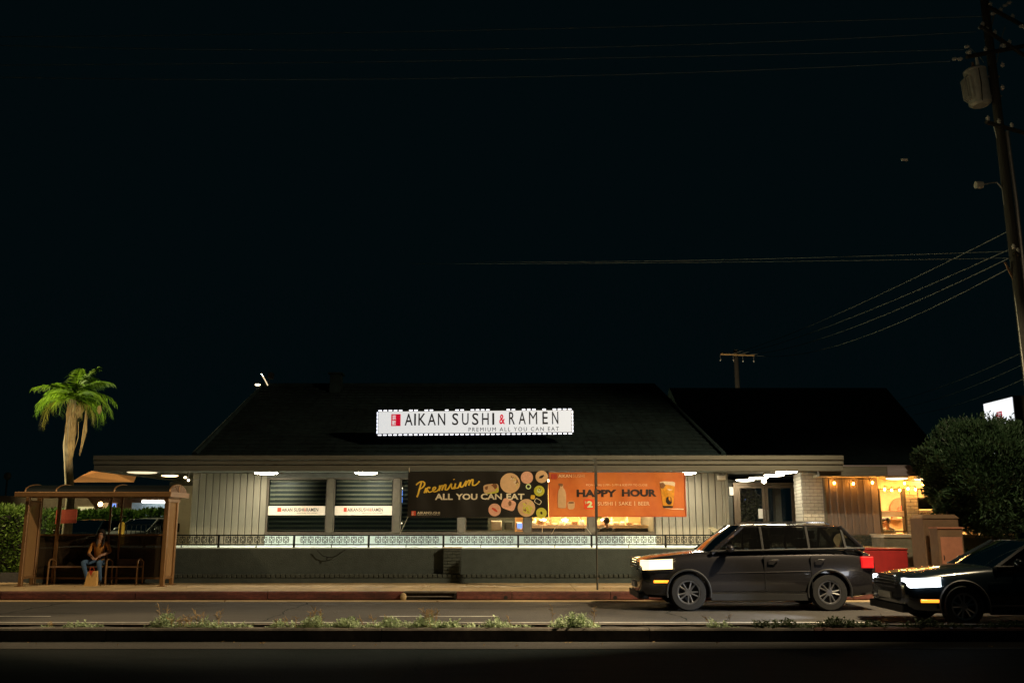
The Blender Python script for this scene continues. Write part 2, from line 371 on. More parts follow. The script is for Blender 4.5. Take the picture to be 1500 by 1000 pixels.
def leaves(n, fn, size, aspect=2.2, up=0.0, seed=1):
    """n small leaf faces; fn(rng) gives position and a preferred direction"""
    rng = random.Random(seed); vs = []; fs = []
    for i in range(n):
        p, d = fn(rng)
        d = (Vector(d) + Vector((rng.uniform(-1, 1), rng.uniform(-1, 1), rng.uniform(-1, 1))) * 0.8 + Vector((0, 0, up))).normalized()
        sd = d.cross(Vector((rng.uniform(-1, 1), rng.uniform(-1, 1), rng.uniform(-1, 1)))).normalized()
        s = size * rng.uniform(0.6, 1.4); p = Vector(p); wv = sd * s / aspect * 0.5; nn = d.cross(sd) * s * 0.12
        k = len(vs); vs += [p, p + d * s * 0.5 + wv + nn, p + d * s, p + d * s * 0.5 - wv + nn]; fs.append((k, k + 1, k + 2, k + 3))
    m = MB(); m.add(vs, fs); return m

# ------------------------------------------------------------------ ground, roads, kerbs
YK = 21.25          # face of the far kerb
ZS = 0.19           # pavement height
struct(MB().quad((-400, -60, -0.02), (400, -60, -0.02), (400, 600, -0.02), (-400, 600, -0.02)).build('ground', M('soil')))
struct(MB().quad((-150, 14.3, 0), (150, 14.3, 0), (150, 20.85, 0), (-150, 20.85, 0)).build('far_road', M('asphalt')))
struct(MB().quad((-150, -2, 0), (150, -2, 0), (150, 13.2, 0), (-150, 13.2, 0)).build('near_road', M('asphalt_dim')))
struct(MB().box(-60, 60, 20.85, YK, -0.05, 0.008).build('far_gutter', M('sidewalk')))
struct(MB().box(-60, 60, 13.2, 13.96, -0.05, 0.006).build('near_gutter', M('asphalt')))
m = MB()
m.box(-60, 60, 10.05, 10.17, 0.0, 0.004)
struct(m.build('near_lane_line', M('line')))
m = MB(); m.box(-60, 60, 16.60, 16.69, 0.0, 0.004); struct(m.build('far_road_strip', M('line')))  # pale strip along the far road
m = MB()
for x0, x1 in ((-60, -8.55), (-2.45, -0.25), (6.5, 9.0), (14, 17)): m.box(x0, x1, 17.66, 17.75, 0.0, 0.004)
struct(m.build('far_road_dashes', M('line')))  # broken pale strip on the far road
# pavement slabs
pave = struct(bpy.data.objects.new('pavement', None)); link(pave)
MB().box(-60, 60, YK + 0.16, 24.44, 0, ZS - 0.012).build('bedding', M('kerb_grey'), pave)
xs = [-60, -40, -27, -19.5, -15.2, -11.0, -8.2, -5.35, -2.1, -1.12, 1.45, 4.3, 7.2, 10.2, 13.5, 17.5, 25, 40, 60]
for i in range(len(xs) - 1):
    MB().bbox(xs[i] + 0.006, xs[i + 1] - 0.006, YK + 0.17, 24.43, 0.02, ZS + random.uniform(-0.002, 0.002), b=0.004).build('slab', M('sidewalk'), pave)
kerb = struct(bpy.data.objects.new('kerb', None)); link(kerb)
def kerbseg(parent, x0, x1, y0, y1, h, m, name='kerb_segment'):
    b = MB(); r = 0.03
    prof = [(y0 + 0.02, 0.0), (y0, h * 0.2), (y0 + 0.008, h - r), (y0 + r, h - 0.003), (y1, h), (y1, 0.0)]
    n = len(prof); vs = [(x0, y, z) for y, z in prof] + [(x1, y, z) for y, z in prof]
    b.add(vs, [tuple(range(n)), tuple(range(2 * n - 1, n - 1, -1))] + [(i, i + n, (i + 1) % n + n, (i + 1) % n) for i in range(n)])
    return b.build(name, m, parent)
kx = [-60, -30, -18.5, -14.6, -11.4, -8.4, -5.45, -2.42]
for i in range(len(kx) - 1): kerbseg(kerb, kx[i] + 0.008, kx[i + 1] - 0.008, YK, YK + 0.16, ZS, M('kerb_red'))
kx = [-1.24, 0.0, 2.2, 4.6, 7.6, 11.0, 14.5, 18, 30, 60]
for i in range(len(kx) - 1):
    kerbseg(kerb, kx[i] + 0.008, kx[i + 1] - 0.008, YK, YK + 0.16, ZS, M('kerb_red'))
# small drain holes in the kerb
for x in (-0.14, 2.3): MB().lathe((x, YK - 0.004, 0.06), [(0.045, 0.0), (0.045, 0.02)], 12, 'y').build('drain_hole', M('black'), kerb)
rng = random.Random(17); m = MB()
def crack(x, y, n, dx, dy, wid, z):
    a = None
    for i in range(n):
        nx, ny = x + dx * rng.uniform(.4, 1.3), y + dy * rng.uniform(-1, 1.1); w0 = wid * rng.uniform(.4, 1.2)
        q = ((x, y - w0), (x, y + w0)) if abs(dx) > abs(dy) else ((x - w0, y), (x + w0, y))
        if a: m.add([(a[0][0], a[0][1], z), (q[0][0], q[0][1], z), (q[1][0], q[1][1], z), (a[1][0], a[1][1], z)], [(0, 1, 2, 3)])
        a = q; x, y = nx, ny
for x, y, n, dx, dy in ((-9, 12.0, 26, .3, .05), (-2, 11.4, 20, .25, .06), (3, 12.5, 26, .25, .05), (-6, 19.2, 30, .22, .05), (1, 18.6, 22, .25, .06), (-10.5, 18.4, 16, .25, .06)):
    crack(x, y, n, dx, dy, .012, .0035)
for x, y0_, y1_ in ((-7.3, 10.4, 13.1), (-1.2, 10.4, 13.0), (4.1, 10.3, 13.1), (-4.4, 16.9, 20.7), (3.1, 16.9, 20.8), (-9.6, 17, 20.8)):
    a = None; y = y0_; xx = x
    while y < y1_:
        w0 = rng.uniform(.006, .016)
        if a: m.add([(a[0] - a[2], a[1], .0035), (a[0] + a[2], a[1], .0035), (xx + w0, y, .0035), (xx - w0, y, .0035)], [(0, 1, 2, 3)])
        a = (xx, y, w0); y += rng.uniform(.1, .25); xx += rng.uniform(-.07, .07)
tag(stuff(m.build('road_cracks', M('tile'), fix=False)), 'thin dark irregular cracks in the asphalt of both carriageways', 'cracks')
# storm drain opening
dr = thing('storm_drain', 'wide dark storm drain opening in the red kerb below the dark banner', 'drain', (-1.83, YK, 0))
MB().box(-2.41, -1.25, YK + 0.30, YK + 0.34, -0.4, ZS - 0.05).box(-2.41, -2.37, YK + 0.01, YK + 0.3, -0.4, ZS - 0.04).box(-1.29, -1.25, YK + 0.01, YK + 0.3, -0.4, ZS - 0.04).build('chamber', M('black'), dr)
MB().bbox(-2.41, -1.25, YK, YK + 0.17, ZS - 0.035, ZS + 0.004, b=0.01).build('lintel', M('kerb_grey'), dr)
MB().tube([(-2.37, YK + 0.05, 0.08), (-1.29, YK + 0.05, 0.08)], 0.012).build('bar', M('steel'), dr)
MB().sphere((-2.42, YK - 0.03, 0.08), 0.09, sc=(0.8, 0.5, 1)).build('apron_stone', M('sidewalk'), dr)
# median
med = struct(bpy.data.objects.new('median', None)); link(med)
kx = [-60, -30, -12, -7.6, -5.9, -1.9, 2.0, 4.4, 6.4, 8.6, 12, 30, 60]
for i in range(len(kx) - 1):
    kerbseg(med, kx[i] + 0.006, kx[i + 1] - 0.006, 13.96, 14.12, ZS, M('kerb_reddish') if kx[i] > 4 else M('kerb_grey'))  # redder segments towards the right end
    b = MB(); b.box(kx[i] + 0.006, kx[i + 1] - 0.006, 14.52, 14.66, 0, ZS - 0.003); b.build('kerb_segment', M('kerb_grey'), med)
m = MB(); N = 240
for i in range(N + 1):
    x = -20 + 40 * i / N
    for j, y in enumerate((14.12, 14.25, 14.4, 14.52)):
        m.v.append((x, y, ZS - 0.035 + random.uniform(-0.012, 0.02)))
for i in range(N):
    for j in range(3):
        a = i * 4 + j; m.f.append((a, a + 4, a + 5, a + 1)); m.mi.append(0)
m.build('median_soil', M('soil'), med, smooth=True)
m = MB(); rng = random.Random(3)
for i in range(70):
    x = rng.uniform(-12, 12); y = rng.choice([rng.uniform(13.3, 13.9), rng.uniform(YK + .2, 23), rng.uniform(20.5, 21.2)]); z = 0.19 if y > YK + .1 else 0.01
    s = rng.uniform(0.012, 0.04); a = rng.uniform(0, 6)
    m.add([(x, y, z), (x + s * cos(a), y + s * sin(a), z + 0.02), (x + s, y + s, z + 0.015), (x - s * .4, y + s, z + 0.004)], [(0, 1, 2, 3)])
tag(stuff(m.build('leaf_litter', M('stalk_dry'))), 'small scattered leaf litter on the gutters and pavement', 'litter')
# lot behind the building and raised porch
struct(MB().box(-120, 120, 24.75, 200, -0.1, 0.42).build('parking_lot', M('lot')))

# ------------------------------------------------------------------ the restaurant
YW = 27.2   # facade plane
rest = thing('restaurant', 'long low restaurant with dark hipped roof, grey board walls and lit blind windows', 'building', (-1, YW, 0.4))
zF = 3.05; zT = atz(667, 24.9)
xL, xR = atx(278, YW), atx(1068, YW)
# wall cores
MB().box(xL, xR, YW + 0.28, YW + 0.5, 1.06, 3.2).build('inner_wall_core', M('soffit'), None).name = 'tmp'
bpy.data.objects.remove(bpy.data.objects['tmp'])
wins = [(391, 476), (489, 574), (587, 670), (682, 766), (779, 860), (874, 958)]
zWb, zWt = atz(778.5, YW), atz(702, YW)
zSill = atz(783.5, YW)
# porch floor
MB().box(-12.4, 6.2, 24.62, YW, 0.9, 1.055).build('porch_floor', M('white_wall'), rest)
# left and right board walls
def boards(px0, px1, n, y, z0, z1, m, thick=0.05, gap=0.022, batten=False, parent=rest):
    x0, x1 = atx(px0, y), atx(px1, y); w_ = (x1 - x0) / n
    me = MB().bbox(gap / 2, w_ - gap / 2, 0, thick, 0, z1 - z0, b=0.008).mesh('board', m)
    for i in range(n):
        inst('board', me, parent, (x0 + i * w_, y + random.uniform(-0.004, 0.004), z0))
        if batten:
            MB().bbox(x0 + i * w_ - 0.025, x0 + i * w_ + 0.025, y - 0.035, y - 0.0065, z0, z1, b=0.006).build('batten', m, parent)
boards(278, 389, 11, YW, 1.06, 3.12, M('board'))
boards(960, 1060, 10, YW, 1.06, 3.12, M('board'))
MB().box(xL + .01, xL + 2.1, YW + 0.06, YW + 0.2, 1.06, 3.12).build('sheathing', M('black'), rest)
MB().box(atx(960, YW), atx(1060, YW), YW + 0.06, YW + 0.2, 1.06, 3.12).build('sheathing', M('black'), rest)
MB().bbox(atx(1060, YW), atx(1064, YW), YW - 0.03, YW + .2, 1.06, 3.12).bbox(atx(1064.5, YW), atx(1068, YW), YW - 0.05, YW + .2, 1.06, 3.12).build('corner_trim', M('board'), rest)
# cream side wall far left (side of kitchen wing)
MB().box(atx(258, 29.0), xL + 0.3, 29.0, 29.2, 0.4, atz(711, 29.0)).build('side_wall', M('cream'), rest)
MB().box(atx(246, 28.98), xL + 0.3, 28.9, 29.3, atz(711, 29.0) + .004, atz(708, 29.0) + .05).build('side_wall_cap', M('fascia'), rest)
MB().box(xL, xL + 0.2, YW + 0.2, 36, 0.4, 3.1).build('end_wall', M('board'), rest)
MB().box(atx(257, 28.95), atx(263, 28.95), 28.93, 28.98, atz(779, 28.95), atz(766, 28.95)).build('meter_box', M('iron'), rest)
# white base wall beneath windows
MB().box(atx(389, YW), atx(960, YW), YW - 0.06, YW + 0.12, 1.06, zSill - 0.003).build('base_panel', M('white_wall'), rest)
MB().bbox(atx(388, YW), atx(960.5, YW), YW - 0.064, YW + 0.14, zSill, zWb - 0.05).build('window_sill', M('frame'), rest)
MB().bbox(atx(388, YW), atx(960.5, YW), YW - 0.04, YW + 0.2, zWt + 0.05, 3.12).build('window_header', M('soffit'), rest)
xprev = 388
for i, (a, b) in enumerate(wins + [(960.5, 970)]):
    x0, x1 = atx(xprev, YW), atx(a - 1.5 if i < 6 else 960.5, YW)
    if x1 > x0 + 0.01: MB().bbox(x0 + 0.002, x1 - 0.002, YW - 0.02, YW + 0.14, zWb - 0.047, zWt + 0.047).build('mullion', M('frame'), rest)
    xprev = b + 1.5
for i, (a, b) in enumerate(wins):
    x0, x1 = atx(a - 1.5, YW), atx(b + 1.5, YW); t = 0.035
    f = MB()
    f.box(x0, x0 + t, YW + 0.01, YW + 0.09, zWb - 0.045, zWt + 0.045).box(x1 - t, x1, YW + 0.01, YW + 0.09, zWb - 0.045, zWt + 0.045)
    f.box(x0 + t, x1 - t, YW + 0.01, YW + 0.09, zWt, zWt + 0.045).box(x0 + t, x1 - t, YW + 0.01, YW + 0.09, zWb - 0.045, zWb)
    win = f.build('window', M('frame'), rest)
    MB().box(x0 + t, x1 - t, YW + 0.05, YW + 0.058, zWb, zWt).build('pane', M('glass'), win)
    if i < 4:     # banded shades
        xb = x1 - t - 0.02 if i < 3 else x0 + t + (x1 - x0) * 0.38
        p = 0.128; n = int((zWt - zWb - 0.05) / p) + 1
        meA = MB().bbox(0, xb - x0 - t - 0.02, 0, 0.006, 0, p * 0.42, b=0.002).mesh('slat', M('blind'))
        meB = MB().box(0, xb - x0 - t - 0.02, 0.008, 0.012, 0, p * 0.60).mesh('sheer_band', M('blind_sheer'))
        for k in range(n):
            z = zWb + 0.07 + k * p
            if z + p > zWt: break
            inst('slat', meA, win, (x0 + t + 0.01, YW + 0.13, z + p * 0.56))
            inst('sheer_band', meB, win, (x0 + t + 0.01, YW + 0.13, z - 0.01))
        MB().bbox(x0 + t + 0.01, xb - 0.01, YW + 0.10, YW + 0.15, zWb + 0.025, zWb + 0.062, b=0.008).build('bottom_rail', M('blind_rail'), win)
    if i < 2:
        zb0, zb1 = atz(754.2, YW), atz(740.6, YW)
        MB().box(x0 + t, x1 - t, YW + 0.040, YW + 0.047, zb0, zb1).build('logo_band', M('tape'), win)
        q = [(405, 410.5), (502.5, 507)][i]
        z0, z1 = atz(748.6, YW), atz(743.6, YW)
        MB().box(atx(q[0], YW), atx(q[1], YW), YW + 0.034, YW + 0.039, z0 - .01, z1 + .01).build('logo', M('ink_red'), win)
        o1 = [(411.5, 427), (508, 524)][i]; o2 = [(429.5, 444), (525, 540)][i]; o3 = [(444.5, 447), (540.5, 543)][i]; o4 = [(447.5, 465), (543.5, 560)][i]; o5 = [(434, 464), (530, 560)][i]
        for tx, o in (('AIKAN', o1), ('SUSHI', o2), ('RAMEN', o4)):
            lettering(tx, atx(o[0], YW), atx(o[1], YW), z0, z1, YW + 0.036, M('ink_black'), win, offset=0.012)
        lettering('&', atx(o3[0], YW), atx(o3[1], YW), z0, z1, YW + 0.036, M('ink_red'), win, offset=0.02)
        lettering('PREMIUM ALL YOU CAN EAT', atx(o5[0], YW), atx(o5[1], YW), atz(752, YW), atz(750.2, YW), YW + 0.036, M('frame'), win, name='small_lettering')
# string of coloured glow at the window edge beside the third window
for k, (zz, mm) in enumerate(((2.75, 'bulb_far'), (2.55, 'neon_blue'), (2.35, 'neon_blue'), (1.75, 'bulb_far'))):
    MB().box(atx(588, YW + .06), atx(588.8, YW + .06), YW + 0.062, YW + 0.066, zz - 0.08, zz + (0.08 if 'neon' in mm else -0.05)).build('edge_light', M(mm), rest)
# soffit and fascia
fx0, fx1 = atx(130, 24.9), atx(1241, 24.9)
MB().box(fx0 + 0.05, fx1 - 0.05, 24.98, YW + 0.5, 3.125, 3.20).build('soffit_panel', M('soffit'), rest)
MB().box(fx0 + 0.05, xL, YW + 0.5, 33, 3.125, 3.20).build('soffit_panel', M('soffit'), rest)
z680 = atz(680, 24.9)
MB().bbox(fx0, fx1, 24.90, 25.0, zF, z680 - 0.012, b=0.012).build('fascia_board', M('fascia'), rest)
MB().bbox(fx0, fx1, 24.85, 25.0, z680, z680 + 0.10, b=0.012).build('fascia_board', M('fascia'), rest)
MB().bbox(fx0, fx1, 24.80, 25.0, z680 + 0.112, zT, b=0.02).build('fascia_board', M('fascia'), rest)
MB().box(fx0, fx0 + 0.12, 25.002, 33, zF, zT).build('end_fascia', M('fascia'), rest)
MB().box(fx1 - 0.12, fx1, 25.002, 29, zF, zT).build('end_fascia', M('fascia'), rest)
MB().box(fx0 + .13, fx1 - .13, 25.0, 34, 3.21, 3.30).build('flat_roof', M('tile'), rest)
# carport column and wall behind left
MB().box(fx0 + .3, fx0 + .5, 30.5, 30.7, 0.42, 3.12).build('post', M('fascia'), rest)
# hipped roof
e0, e1 = atx(285, 25.0, 665), atx(1060, 25.0, 665); zR = atz(567, 31); r0, r1 = atx(385, 31, 567), atx(958, 31, 567)
E = [(e0, 25.0, zT - 0.02), (e1, 25.0, zT - 0.02), (e1 + .3, 37, zT - 0.02), (e0 - .3, 37, zT - 0.02)]; RG = [(r0, 31, zR), (r1, 31, zR)]
MB().add(E + RG, [(0, 1, 5, 4), (1, 2, 5), (2, 3, 4, 5), (3, 0, 4)]).build('roof', M('tile'), rest)
m = MB(); rng = random.Random(5)
rows = 22
A = Vector((0, 6.0, zR - zT + 0.02)); up = A.normalized(); nrm = Vector((0, -up.z, up.y))
for r in range(rows):
    t0, t1 = r / rows, (r + 1) / rows
    xa = e0 + (r0 - e0) * t0 + 0.02; xb = e1 + (r1 - e1) * t0 - 0.02
    n = int((xb - xa) / 0.30); wv = (xb - xa) / n
    for k in range(n):
        x0 = xa + k * wv + 0.006; x1 = x0 + wv - 0.012
        p0 = Vector((0, 25.0, zT - 0.02)) + A * t0; p1 = p0 + A * (1 / rows) * 1.12
        h0 = 0.05 + rng.uniform(-.006, .01); h1 = 0.012
        a, b = p0 + nrm * h0, p1 + nrm * h1; c, d = p0 + nrm * 0.005, p1 + nrm * 0.002
        m.add([(x0, a.y, a.z), (x1, a.y, a.z), (x1, b.y, b.z), (x0, b.y, b.z), (x0, c.y, c.z), (x1, c.y, c.z)], [(0, 1, 2, 3), (4, 5, 1, 0)])
stuff(m.build('roof_tiles', M('tile'), rest))
MB().tube([Vector(E[0]) + Vector((0, 0, .06)), Vector(RG[0]) + Vector((0, 0, .06)), Vector(RG[1]) + Vector((0, 0, .06)), Vector(E[1]) + Vector((0, 0, .06))], 0.08).build('ridge_cap', M('tile'), rest)
x, z = at(492, 567, 30.5)
ch = MB().box(x - 0.17, x + 0.17, 30.3, 30.8, z - 0.5, z + 0.42).box(x - 0.23, x + 0.23, 30.25, 30.85, z + 0.423, z + 0.47).build('chimney', M('tile'), rest)

# low front wall
fw = thing('garden_wall', 'dark grey-green stucco street wall with brick pier and pale cap beneath the iron railing', 'wall', (-2.5, 24.5, ZS))
wx0, wx1 = -12.4, 6.1; px0, px1 = atx(650, 24.3), atx(676, 24.3)
MB().box(wx0, px0 - 0.003, 24.47, 24.62, ZS, 1.035).build('wall_panel', M('stucco'), fw)
MB().box(px1 + 0.003, wx1, 24.335, 24.62, ZS, 1.035).build('wall_panel', M('stucco'), fw)
MB().box(wx0, px0 - .013, 24.46, 24.64, 1.037, 1.065).build('wall_cap', M('white_wall'), fw)
MB().box(px1 + .013, wx1, 24.325, 24.64, 1.037, 1.065).build('wall_cap', M('white_wall'), fw)
MB().box(px0, px1, 24.30, 24.62, ZS, 1.05).build('pier_core', M('stucco'), fw)
MB().box(px0 - .01, px1 + .01, 24.27, 24.63, 1.053, 1.08).build('pier_cap', M('cream'), fw)
def brick_face(x0, x1, z0, z1, y, bw, bh, m, parent, depth=0.03, axis='x', gap=0.011, name='brick'):
    rows = int(round((z1 - z0) / bh)); bh = (z1 - z0) / rows
    cache = {}
    for r in range(rows):
        x = x0 - (bw / 2 if r % 2 else 0)
        while x < x1 - 0.02:
            a, b = max(x, x0) + gap / 2, min(x + bw, x1) - gap / 2
            if b - a > 0.03:
                key = round(b - a, 3)
                if key not in cache:
                    L_ = b - a
                    if axis == 'x': cache[key] = MB().bbox(0, L_, 0, depth, 0, bh - gap, b=0.005).mesh(name, m)
                    else: cache[key] = MB().box(0, depth, 0, L_, 0, bh - gap).mesh(name, m)
                j = random.uniform(-0.003, 0.003)
                if axis == 'x': inst(name, cache[key], parent, (a, y - depth + j + 0.004, z0 + r * bh + gap / 2))
                else: inst(name, cache[key], parent, (y - depth + j + 0.004, a, z0 + r * bh + gap / 2))
            x += bw
brick_face(px0, px1, 0.42, 1.05, 24.298, 0.23, 0.08, M('brick_dark'), fw)
# soldier course along the foot of the wall
sx = wx0; k = 0
me = MB().bbox(0, 0.105, 0, 0.24, 0, 0.085, b=0.008).mesh('brick', M('brick_dark'))
MB().box(wx0, wx1, 24.235, 24.33, ZS, 0.31).build('footing', M('stucco'), fw)
while sx < wx1 - 0.12:
    inst('brick', me, fw, (sx, 24.22 + random.uniform(-.005, .005), 0.322 + random.uniform(-.003, .003))); sx += 0.125
MB().tube([(atx(466, 24.38), 24.37, 1.0), (atx(475, 24.38), 24.36, 0.86), (atx(485, 24.38), 24.36, 0.82), (atx(495, 24.38), 24.36, 0.86), (atx(508, 24.38), 24.37, 1.03)], 0.012, 5).build('hanging_cable', M('iron'), fw)
MB().tube([(atx(481, 24.38), 24.36, 0.83), (atx(481, 24.38), 24.36, 0.76)], 0.016, 5).build('hanging_cable', M('iron'), fw)

# iron railing
YR = 24.52
rail = thing('iron_railing', 'black wrought iron railing of square and ring ornaments along the top of the low wall', 'railing', (-2.5, YR, 1.065))
posts = [atx(p, YR) for p in (214, 322, 432, 541, 650, 759, 866, 974, 1068)]
zr1 = atz(782.5, YR); zr0 = atz(797, YR)
MB().box(posts[0], posts[-1], YR - 0.02, YR + 0.02, zr1 - 0.035, zr1).build('top_rail', M('iron'), rail)
MB().box(posts[0], posts[-1], YR - 0.012, YR + 0.012, zr0 - 0.012, zr0 + 0.012).build('bottom_rail', M('iron'), rail)
mp_ = MB().box(-0.025, 0.025, -0.025, 0.025, 0, zr1 - 1.066 - 0.036).mesh('post', M('iron'))
for p in posts: inst('post', mp_, rail, (p, YR, 1.066))
orn = MB(); s = 0.072; t = 0.016; t2 = 0.007
orn.box(-s, s, -t2, t2, s - t, s).box(-s, s, -t2, t2, -s, -s + t).box(-s, -s + t, -t2, t2, -s + t, s - t).box(s - t, s, -t2, t2, -s + t, s - t)
ring = [(0.036 * cos(2 * pi * i / 12), 0, 0.036 * sin(2 * pi * i / 12)) for i in range(13)]
orn.tube(ring, 0.0085, 5, caps=False)
orn.box(-0.006, 0.006, -t2, t2, s, 0.115).box(-0.006, 0.006, -t2, t2, -0.125, -s)
orn.box(-0.006, 0.006, -t2 * .8, t2 * .8, 0.04, s - t).box(-0.006, 0.006, -t2 * .8, t2 * .8, -s + t, -0.04)
orn.box(-0.105, -s, -t2 * .7, t2 * .7, -0.005, 0.005).box(s, 0.105, -t2 * .7, t2 * .7, -0.005, 0.005)
om = orn.mesh('ornament', M('iron'))
zo = (zr0 + zr1) / 2 - 0.004
for i in range(len(posts) - 1):
    a = posts[i]; b = posts[i + 1]; n = 9; st = 0.187; x0 = (a + b) / 2 - st * (n - 1) / 2 + 0.02
    for k in range(n):
        if x0 + k * st < b - .06: inst('ornament', om, rail, (x0 + k * st, YR, zo))
    MB().box((a + b) / 2 - 0.01, (a + b) / 2 + 0.01, YR - .01, YR + .01, 1.066, zr0 - 0.013).build('foot', M('iron'), rail)

# entrance recess
YE = 31.3
ex0, ex1 = xR, atx(1168, YW - .9)
ent = rest
MB().box(xR + .02, atx(1078, YE) - .08, YE, YE + .2, 1.0, 3.12).build('recess_wall', M('soffit'), rest)
MB().box(xR - 0.1, ex1 + 0.6, YE + 0.12, YE + 0.2, 2.93, 3.12).build('transom_panel', M('soffit'), rest)
MB().box(6.2, 10.0, 25.4, 34, 0.45, 1.05).build('entry_floor', M('sidewalk'), rest)
for k in range(3): MB().bbox(6.25, 8.85, 24.7 + k * .25, 25.4, ZS + k * 0.2, ZS + (k + 1) * 0.2 + .002).build('step', M('sidewalk'), rest)
dz1 = atz(710, YE); 
dx = [atx(1079, YE), atx(1123, YE), atx(1168, YE)]
fr = MB(); t = 0.09
fr.box(dx[0] - .06, dx[2] + .03, YE, YE + .1, dz1, dz1 + 0.08)
fr.box(dx[0] - .06, dx[0] + .06, YE, YE + .1, 1.06, dz1 - .002)
fr.box(dx[2] - .05, dx[2] + .03, YE, YE + .1, 1.06, dz1 - .002)
fr.build('door_frame', M('frame_alu'), rest)
for i in range(2):
    a, b = dx[i] + (0.07 if i == 0 else 0.01), dx[i + 1] - (0.01 if i == 0 else 0.06)
    d = MB().box(a, a + t, YE + .02, YE + .08, 1.08, dz1 - .01).box(b - t, b, YE + .02, YE + .08, 1.08, dz1 - .01).box(a + t, b - t, YE + .02, YE + .08, dz1 - .1, dz1 - .01).box(a + t, b - t, YE + .02, YE + .08, 1.08, 1.3).build('door', M('frame_alu'), rest)
    MB().box(a + t, b - t, YE + .045, YE + .055, 1.3, dz1 - .1).build('pane', M('glass'), d)
    hx = b - 0.04 if i == 0 else a + 0.04
    MB().tube([(hx, YE + .02, 1.75), (hx, YE - .04, 1.78), (hx, YE - .04, 2.08), (hx, YE + .02, 2.11)], 0.014, 6).build('handle', M('steel'), d)
MB().box(atx(1112, YE), atx(1121.5, YE), YE + .030, YE + .040, atz(759, YE), atz(745, YE)).build('notice', M('paper'), rest)
MB().box(atx(1070, YE), atx(1076, YE), YE - .05, YE - .01, atz(725, YE), atz(713, YE)).build('notice', M('paper'), rest)
# vestibule behind the doors: dim room with inner brick pier
MB().box(ex0 - .3, ex1 + 1.2, YE + 4.0, YE + 4.1, 1.0, 3.12).build('vestibule_wall', M('stucco'), rest)
MB().box(atx(1137, YE + 2), atx(1146, YE + 2), YE + 2, YE + 2.3, 1.0, 3.1).build('inner_pier', M('brick_white'), rest)
MB().lathe((atx(1100, YE + 1.6), YE + 1.6, 1.06), [(0.16, 0), (0.2, 0.4), (0.18, 0.42)], 14).build('planter', M('black'), rest)
def blob(rng):
    v = Vector((rng.gauss(0, 1), rng.gauss(0, 1), rng.gauss(0, 1))).normalized() * rng.uniform(.2, .55)
    return Vector((atx(1100, YE + 1.6), YE + 1.6, 2.25)) + v, v
stuff(leaves(420, blob, 0.14, seed=4).build('indoor_plant_leaves', M('leaf_dark'), rest))
MB().sphere((atx(1093, YE + 2.5), YE + 2.5, atz(732, YE + 2.5)), 0.03, 8, 6).build('blue_pilot_light', M('neon_blue'), rest)
MB().bbox(atx(1053, YW - .04), atx(1064, YW - .04), YW - .22, YW - .052, atz(703, YW), atz(696, YW), b=.03).build('wall_speaker', M('cream'), rest)
# brick pier right of the entrance
YB = 26.6
bx0, bx1 = atx(1177.5, YB), atx(1208, YB); bl = atx(1168, YB + 1.4)
MB().add([(x, y, z) for z in (1.0, 3.12) for x, y in ((bx0, YB), (bx1, YB), (bx1 + 1.2, YB + 4), (9.38, YB + 4), (bl + .02, YB + 1.6))],
         [(0, 1, 6, 5), (1, 2, 7, 6), (2, 3, 8, 7), (3, 4, 9, 8), (4, 0, 5, 9), (5, 6, 7, 8, 9), (4, 3, 2, 1, 0)]).build('brick_pier', M('mortar'), rest)
brick_face(bx0, bx1, 1.06, 3.12, YB, 0.215, 0.0985, M('brick_white'), rest)
# angled left face bricks
ang = math.atan2(1.6, (bl + .02) - bx0); L_ = math.hypot(1.6, (bl + .02) - bx0)
me1 = MB().box(0, 0.20, -0.03, 0.004, 0, 0.087).mesh('brick', M('brick_white'))
for r in range(21):
    k = 0 if r % 2 == 0 else 1
    x = 0.01 + (0.1 if k else 0)
    while x < L_ - 0.2:
        o = inst('brick', me1, rest, (bx0 + cos(ang) * x, YB + sin(ang) * x, 1.066 + r * 0.0981), (0, 0, ang + pi * 0)); 
        x += 0.215
# right wing
wing = thing('restaurant_wing', 'right wing of the restaurant with battened wall, string lights and amber lit windows', 'building', (10.5, 26.6, 0.4))
YV = 26.6
g0, g1 = atx(1205, 25.1), atx(1500, 25.1)
zv0, zv1 = atz(697, 25.1), atz(683, 25.1)
MB().bbox(fx1 - .6, atx(1305, 25.1), 25.08, 25.25, zv0, zv1, b=.01).build('fascia_board', M('fascia'), wing)
MB().bbox(atx(1305, 25.1) + .004, 16, 25.075, 25.25, zv0, zv1, b=.01).build('fascia_board', M('fascia_mauve'), wing)
MB().box(fx1 - .6, 16, 25.06, 25.26, zv1 + .003, zv1 + .035).build('drip_edge', M('fascia_mauve'), wing)
MB().box(8.6, 16, 25.26, YV + .1, zv0 + .03, zv0 + .09).build('soffit_panel', M('cream'), wing)
MB().box(8.6, 16, 25.3, 33, zv1 - .05, zv1 - .005).build('flat_roof', M('tile'), wing)
boards(1209, 1290, 8, YV, atz(783, YV), zv0 + .03, M('board_wing'), thick=0.06, batten=True, parent=wing)
MB().box(atx(1209, YV), atx(1290, YV), YV + .07, YV + .2, 1.0, zv0 + .03).build('sheathing', M('frame'), wing)
MB().bbox(atx(1208.6, YV), atx(1212, YV), YV - .06, YV - .04, 1.38, zv0 + .03, b=.005).build('corner_trim', M('fascia'), wing)
MB().box(atx(1230, YV), atx(1293, YV), YV - .1, YV + .2, 0.42, atz(783, YV) - .004).build('brick_base', M('mortar'), wing)
brick_face(atx(1230, YV), atx(1293, YV), 0.42, atz(783, YV) - .004, YV - .1, 0.215, 0.08, M('brick_dark'), wing)
zb_, zt_ = atz(779, YV), zv0 + .03
